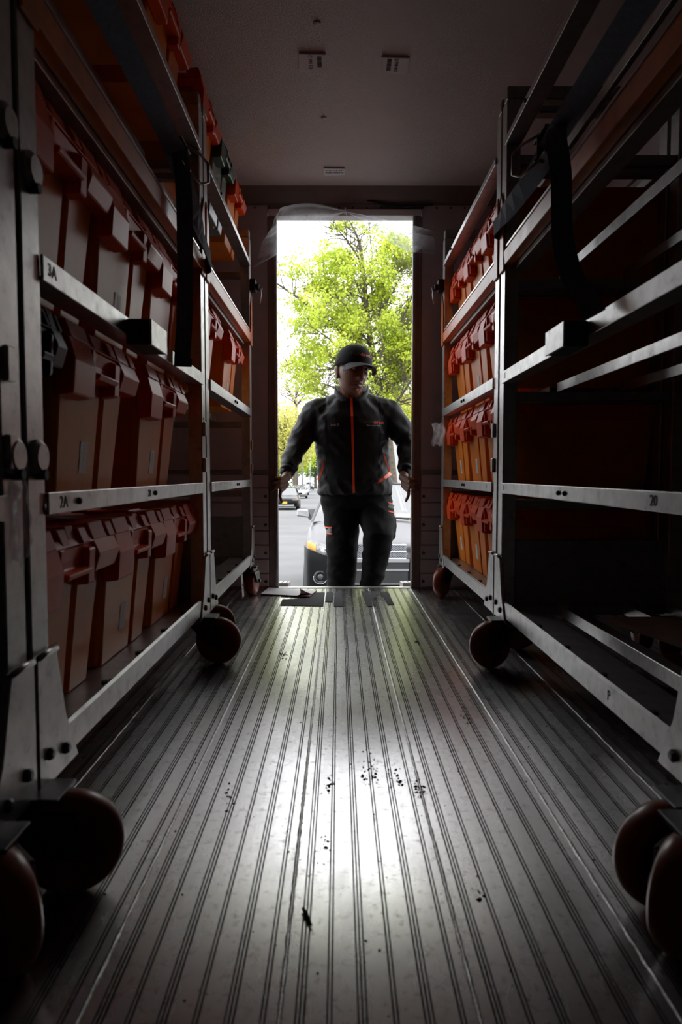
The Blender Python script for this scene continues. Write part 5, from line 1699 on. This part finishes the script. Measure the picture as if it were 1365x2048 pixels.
def big_tree():
    rg = np.random.default_rng(11)
    t = empty('tree', (2.9, 36, GZ(0, 36)))
    tag(t, 'tall tree with fresh yellow-green leaves right behind the man', 'tree')
    wood = MB()
    trunk = [(3.0, 36, GZ(0, 36) - 0.1), (2.82, 36, 0.45), (2.57, 36, 2.7), (2.20, 36, 4.76), (1.70, 36, 7.3), (1.40, 36, 9.65), (1.15, 36, 12.2), (0.75, 36, 13.3), (0.35, 36, 14.0)]
    tr_ = [0.36, 0.25, 0.22, 0.20, 0.165, 0.13, 0.08, 0.045, 0.02]
    pts = spline(trunk, 4)
    rr = np.interp(np.linspace(0, len(trunk) - 1, len(pts)), range(len(trunk)), tr_)
    wood.tube(pts, [float(x) for x in rr], 12)
    tips = []
    mains = [([(1.75, 36, 7.0), (0.52, 35.6, 7.63), (-1.27, 35.2, 8.99), (-3.1, 35, 10.2), (-3.9, 34.8, 10.6)], 0.11),
             ([(1.2, 36, 11.5), (0.4, 35.7, 12.6), (-0.44, 35.4, 13.4)], 0.06),
             ([(1.30, 36, 9.7), (2.2, 35.7, 10.3), (3.3, 35.4, 11.1), (4.2, 35.1, 11.9)], 0.075),
             ([(2.2, 36, 5.2), (2.6, 35.6, 6.4), (3.05, 35.4, 7.2), (4.0, 35.0, 8.0)], 0.10),
             ([(2.25, 36, 5.2), (2.7, 35.5, 5.5), (3.24, 35.2, 5.93), (4.6, 35, 6.6)], 0.085),
             ([(1.9, 36, 6.3), (0.8, 36.6, 6.5), (-0.9, 37, 6.2), (-2.6, 37.2, 6.6)], 0.08)]
    for path, r in mains:
        sp = spline(path, 4)
        wood.tube(sp, [r * (1 - 0.8 * i / (len(sp) - 1)) + 0.008 for i in range(len(sp))], 8)
        for i in range(2, len(sp)):
            d = (sp[i] - sp[i - 1]).normalized()
            for _ in range(2):
                side = Vector(rg.normal(0, 1, 3)); side -= side.dot(d) * d; side.normalize()
                grow(sp[i], (d * 0.6 + side).normalized(), 1.3 + 0.9 * rg.random(), 0.028, 1, rg, wood, tips)
    for i in range(6, len(pts) - 1):
        z = pts[i].z
        if z < 3.6:
            continue
        L = 1.0 + 4.0 * max(0.05, min(1, (14.4 - z) / 8.0))
        for k in range(3 if z < 11 else 2):
            a = rg.random() * 6.283
            grow(pts[i], (math.cos(a), math.sin(a), 0.30 + 0.3 * rg.random()), L * (0.7 + 0.4 * rg.random()), max(0.02, rr[i] * 0.42), 2 if z < 11 else 1, rg, wood, tips, 0.10)
    tips.append(Vector(trunk[-1]))
    c = np.array([(p.x, p.y, p.z) for p in tips])
    ax = np.interp(c[:, 2], [p.z for p in pts], [p.x for p in pts])
    rad = np.hypot(c[:, 0] - ax, c[:, 1] - 36)
    c = c[(rad < 1.6 * (13.9 - c[:, 2]) + 0.15) & (c[:, 2] < 14.0)]
    c = c[[noise.noise((p[0] * 0.75, p[1] * 0.3, p[2] * 0.9 + 5)) > -0.02 for p in c]]
    ax = np.interp(c[:, 2], [p.z for p in pts], [p.x for p in pts])
    c = c[~((abs(c[:, 0] - ax) < 0.55) & (c[:, 1] < 36.2) & (rg.random(len(c)) < 0.75))]
    c = c[rg.random(len(c)) < 0.62]
    per = int(max(6, 62000 / len(c)))
    v = leaf_cloud(c, (0.19, 0.19, 0.10), per, 0.078, rg)
    off = np.array((2.9, 36, GZ(0, 36)))
    wood.v = [tuple(np.array(p) - off) for p in wood.v]
    wood.build('trunk', 'bark', t, smooth=True, fix=False)
    lo_ = link('foliage', leaf_mesh(v - off, 'foliage'), 'leaf', t)
    lo_['kind'] = 'stuff'
    print('TREE tips', len(c), 'per', per)
big_tree()

def crown_tree(x, y, H, trunk_r, crown, leaf, label, seed, per=14, size=0.12, ncl=420, lean=0.0, group='street trees along the block'):
    """crown: (centre height, radius across, radius up)"""
    rg = np.random.default_rng(seed)
    z0 = GZ(x, y)
    t = empty('tree', (x, y, z0))
    tag(t, label, 'tree', group)
    wood = MB()
    top = Vector((lean, 0, crown[0]))
    wood.tube(spline([(0, 0, -0.1), (lean * 0.3, 0, crown[0] * 0.4), top, (lean * 1.2, 0, crown[0] + crown[2] * 0.6)], 3), [trunk_r * (1.2 - 0.1 * i) if i < 8 else trunk_r * 0.35 for i in range(10)], 8)
    cl = []
    for k in range(16):
        a = rg.random() * 6.283; e = rg.uniform(-0.3, 1.1)
        d = Vector((math.cos(a) * math.cos(e), math.sin(a) * math.cos(e), math.sin(e)))
        q_ = top + Vector((d.x * crown[1], d.y * crown[1], d.z * crown[2])) * rg.uniform(0.7, 0.95)
        st_ = top + Vector((0, 0, -crown[2] * rg.uniform(0.1, 0.5)))
        wood.tube([st_, st_.lerp(q_, 0.5) + Vector((0, 0, 0.2)), q_], [trunk_r * 0.42, trunk_r * 0.22, 0.015], 5)
    u = rg.normal(0, 1, (ncl, 3)); u /= np.linalg.norm(u, axis=1)[:, None]
    u *= (rg.random(ncl) ** 0.45)[:, None]
    c = u * np.array((crown[1], crown[1], crown[2])) + np.array(top)
    s = crown[1] * 0.10
    v = leaf_cloud(c, (s, s, s * 0.7), per, size, rg)
    wood.build('trunk', 'bark', t, smooth=True, fix=False)
    link('foliage', leaf_mesh(v, 'foliage'), leaf, t)['kind'] = 'stuff'
    return t
crown_tree(-4.9, 62, 9, 0.22, (6.0, 3.2, 3.0), 'leaf_yellow', 'yellow-green tree on the left pavement nearest the doorway', 21, 16, 0.11)
crown_tree(-7.6, 96, 12, 0.30, (8.0, 4.6, 4.4), 'leaf_yellow', 'yellow-green street tree behind the silver parked car', 22, 16, 0.17)
crown_tree(-8.6, 136, 13, 0.55, (8.5, 5.0, 4.8), 'leaf', 'bright green tree with a thick dark trunk behind the white sedan', 23, 16, 0.24)
crown_tree(-6.5, 190, 14, 0.40, (9.0, 6.0, 6.0), 'leaf_dark', 'mid green tree closing the far end of the street', 24, 18, 0.34)
crown_tree(-13.5, 150, 12, 0.40, (6.0, 6.5, 5.5), 'leaf_dark', 'dark green tree behind the left pavement fence', 25, 18, 0.30)
crown_tree(-5.2, 84, 16, 0.20, (13.0, 5.0, 4.0), 'leaf_pale', 'pale blossoming tree with bare twigs high on the left', 26, 5, 0.12, 520)
crown_tree(3.6, 120, 14, 0.40, (9.0, 6.0, 5.5), 'leaf', 'bright green tree on the right behind the tall tree', 27, 14, 0.22)
crown_tree(7.4, 73, 14, 0.25, (8.6, 3.4, 2.8), 'leaf_yellow', 'yellow-green tree in front of the brick house', 28, 12, 0.13)
crown_tree(-2.0, 240, 14, 0.40, (9.0, 9.0, 7.0), 'leaf_dark', 'distant dark green trees merging at the street end', 29, 18, 0.45)

# ------------------------------------------------------------------ houses, bush, fence, poles
def house(name, x0_, x1_, y0_, y1_, zt, wall, label, wins, trim='white_wall', cornice=True):
    z0 = GZ(x0_, y0_) - 0.2
    h = empty(name, (x0_, y0_, z0))
    tag(h, label, 'house')
    def hp(mb, nm, mt, par=h, **k):
        mb.v = [(a - x0_, b - y0_, c - z0) for a, b, c in mb.v]
        return mb.build(nm, mt, par, **k)
    hp(MB().box(x0_, x1_, y0_, y1_, z0, zt), 'wall', wall)
    if cornice:
        hp(MB().box(x0_ - 0.25, x1_ + 0.25, y0_ - 0.3, y1_, zt - 0.05, zt + 0.45), 'cornice', trim, bevel=0.05)
        hp(MB().box(x0_ - 0.06, x1_ + 0.06, y0_ - 0.12, y1_, GZ(0, y0_) + 1.55, GZ(0, y0_) + 1.75), 'stone_band', 'stone')
    for wx, wz, ww, wh in wins:
        fr_ = MB()
        t_ = 0.09
        fr_.box(wx - ww / 2 - t_, wx + ww / 2 + t_, y0_ - 0.08, y0_ - 0.005, wz - wh / 2 - t_, wz - wh / 2)
        fr_.box(wx - ww / 2 - t_, wx + ww / 2 + t_, y0_ - 0.08, y0_ - 0.005, wz + wh / 2, wz + wh / 2 + t_)
        fr_.box(wx - ww / 2 - t_, wx - ww / 2, y0_ - 0.08, y0_ - 0.005, wz - wh / 2, wz + wh / 2)
        fr_.box(wx + ww / 2, wx + ww / 2 + t_, y0_ - 0.08, y0_ - 0.005, wz - wh / 2, wz + wh / 2)
        fr_.box(wx - ww / 2, wx + ww / 2, y0_ - 0.07, y0_ - 0.02, wz - 0.025, wz + 0.025)
        wo_ = hp(fr_, 'window', trim)
        hp(MB().box(wx - ww / 2, wx + ww / 2, y0_ - 0.030, y0_ - 0.012, wz - wh / 2, wz + wh / 2), 'pane', 'pane', wo_)
        hp(MB().box(wx - ww / 2, wx + ww / 2, y0_ - 0.010, y0_ - 0.004, wz - wh / 2, wz + wh / 2), 'dark_room', 'black_trim', wo_)
    return h
house('house', 4.75, 11.5, 55, 66, 4.0, 'white_wall', 'white painted house with a tall window behind the trunk of the tall tree', [(5.10, 2.15, 0.42, 1.85), (6.5, 2.15, 0.9, 1.9), (8.0, 2.15, 0.9, 1.9), (5.25, 3.55, 0.5, 0.5)])
house('house', 6.4, 16, 80, 95, 9.5, 'brick', 'red brick house rising behind the white house', [(7.6, 7.4, 1.0, 1.9), (9.6, 7.4, 1.0, 1.9)], 'stone')
crown_tree(3.3, 8.0, 12, 0.26, (9.7, 4.3, 2.7), 'leaf', 'street tree arching over the parked SUV, above the doorway', 31, 26, 0.12, 1500, -2.4)

def bush(x, y, r, leaf, label, seed):
    rg = np.random.default_rng(seed)
    z0 = GZ(x, y) + 0.1
    t = empty('bush', (x, y, z0))
    tag(t, label, 'bush')
    u = rg.normal(0, 1, (260, 3)); u /= np.linalg.norm(u, axis=1)[:, None]
    u *= (rg.random(260) ** 0.4)[:, None]
    c = u * np.array((r[0], r[0], r[1])) + np.array((0, 0, r[1] * 0.95))
    link('foliage', leaf_mesh(leaf_cloud(c, (r[0] * 0.1,) * 3, 14, 0.055, rg), 'foliage'), leaf, t)['kind'] = 'stuff'
    w = MB()
    for k in range(7):
        a = k * 0.9
        w.tube([(0, 0, -0.05), (0.3 * r[0] * math.cos(a), 0.3 * r[0] * math.sin(a), r[1] * 0.6), (0.7 * r[0] * math.cos(a), 0.7 * r[0] * math.sin(a), r[1] * 1.3)], [0.03, 0.02, 0.008], 5)
    w.build('stems', 'bark', t, smooth=True)
bush(4.35, 38.5, (0.95, 1.05), 'leaf', 'rounded bright green bush in front of the white house', 41)
bush(-16.5, 118, (3.0, 1.4), 'leaf_dark', 'dark green bush low behind the left parked cars', 42)
bush(-7.9, 70, (1.2, 0.9), 'leaf_dark', 'small dark green bush beside the silver parked car', 43)
fe = empty('iron_fence', (-9.4, 100, GZ(0, 100)))
tag(fe, 'dark iron fence along the left pavement', 'fence')
MB().tube([(0, -40, 0.2 + 0.0118 * 40), (-2.5, 40, 0.2 - 0.0118 * 40)], 0.03, 6).build('lower_rail', 'iron', fe)
MB().tube([(0, -40, 1.5 + 0.0118 * 40), (-2.5, 40, 1.5 - 0.0118 * 40)], 0.03, 6).build('upper_rail', 'iron', fe)
pk_me = MB().box(-0.02, 0.02, -0.02, 0.02, 0, 1.75).mesh('picket')
pk_me.materials.append(M['iron'])
for k in range(160):
    o = link('picket', pk_me, None, fe)
    o.location = (-2.5 * k / 159, -40 + 80 * k / 159, 0.0118 * (40 - 80 * k / 159))
def pole(x, y, h, r, mat, label, sign=None):
    z0 = GZ(x, y)
    t = empty('street_pole', (x, y, z0))
    tag(t, label, 'pole')
    MB().tube([(0, 0, -0.1), (0, 0, h * 0.5), (0.0, 0, h)], [r * 1.2, r, r * 0.8], 10).build('shaft', mat, t, smooth=True)
    MB().lathe([(r * 2.2, 0), (r * 2.0, 0.25), (r * 1.2, 0.3)], (0, 0, 0.12), (0, 0, 1), 12).build('base', mat, t)
    if sign:
        MB().box(-sign[0], sign[0], -0.06, -0.03, sign[1], sign[1] + sign[2]).build('sign_plate', sign[3], t)
pole(-5.35, 100, 9.0, 0.10, 'galv', 'grey street lamp pole standing behind the parked cars')
pole(-4.9, 117, 7.0, 0.07, 'galv', 'thin grey pole farther down the left kerb')
pole(-6.4, 112, 1.1, 0.22, 'hydrant', 'short yellow post beside the white sedan')

print('SCENE objects', len(bpy.data.objects))
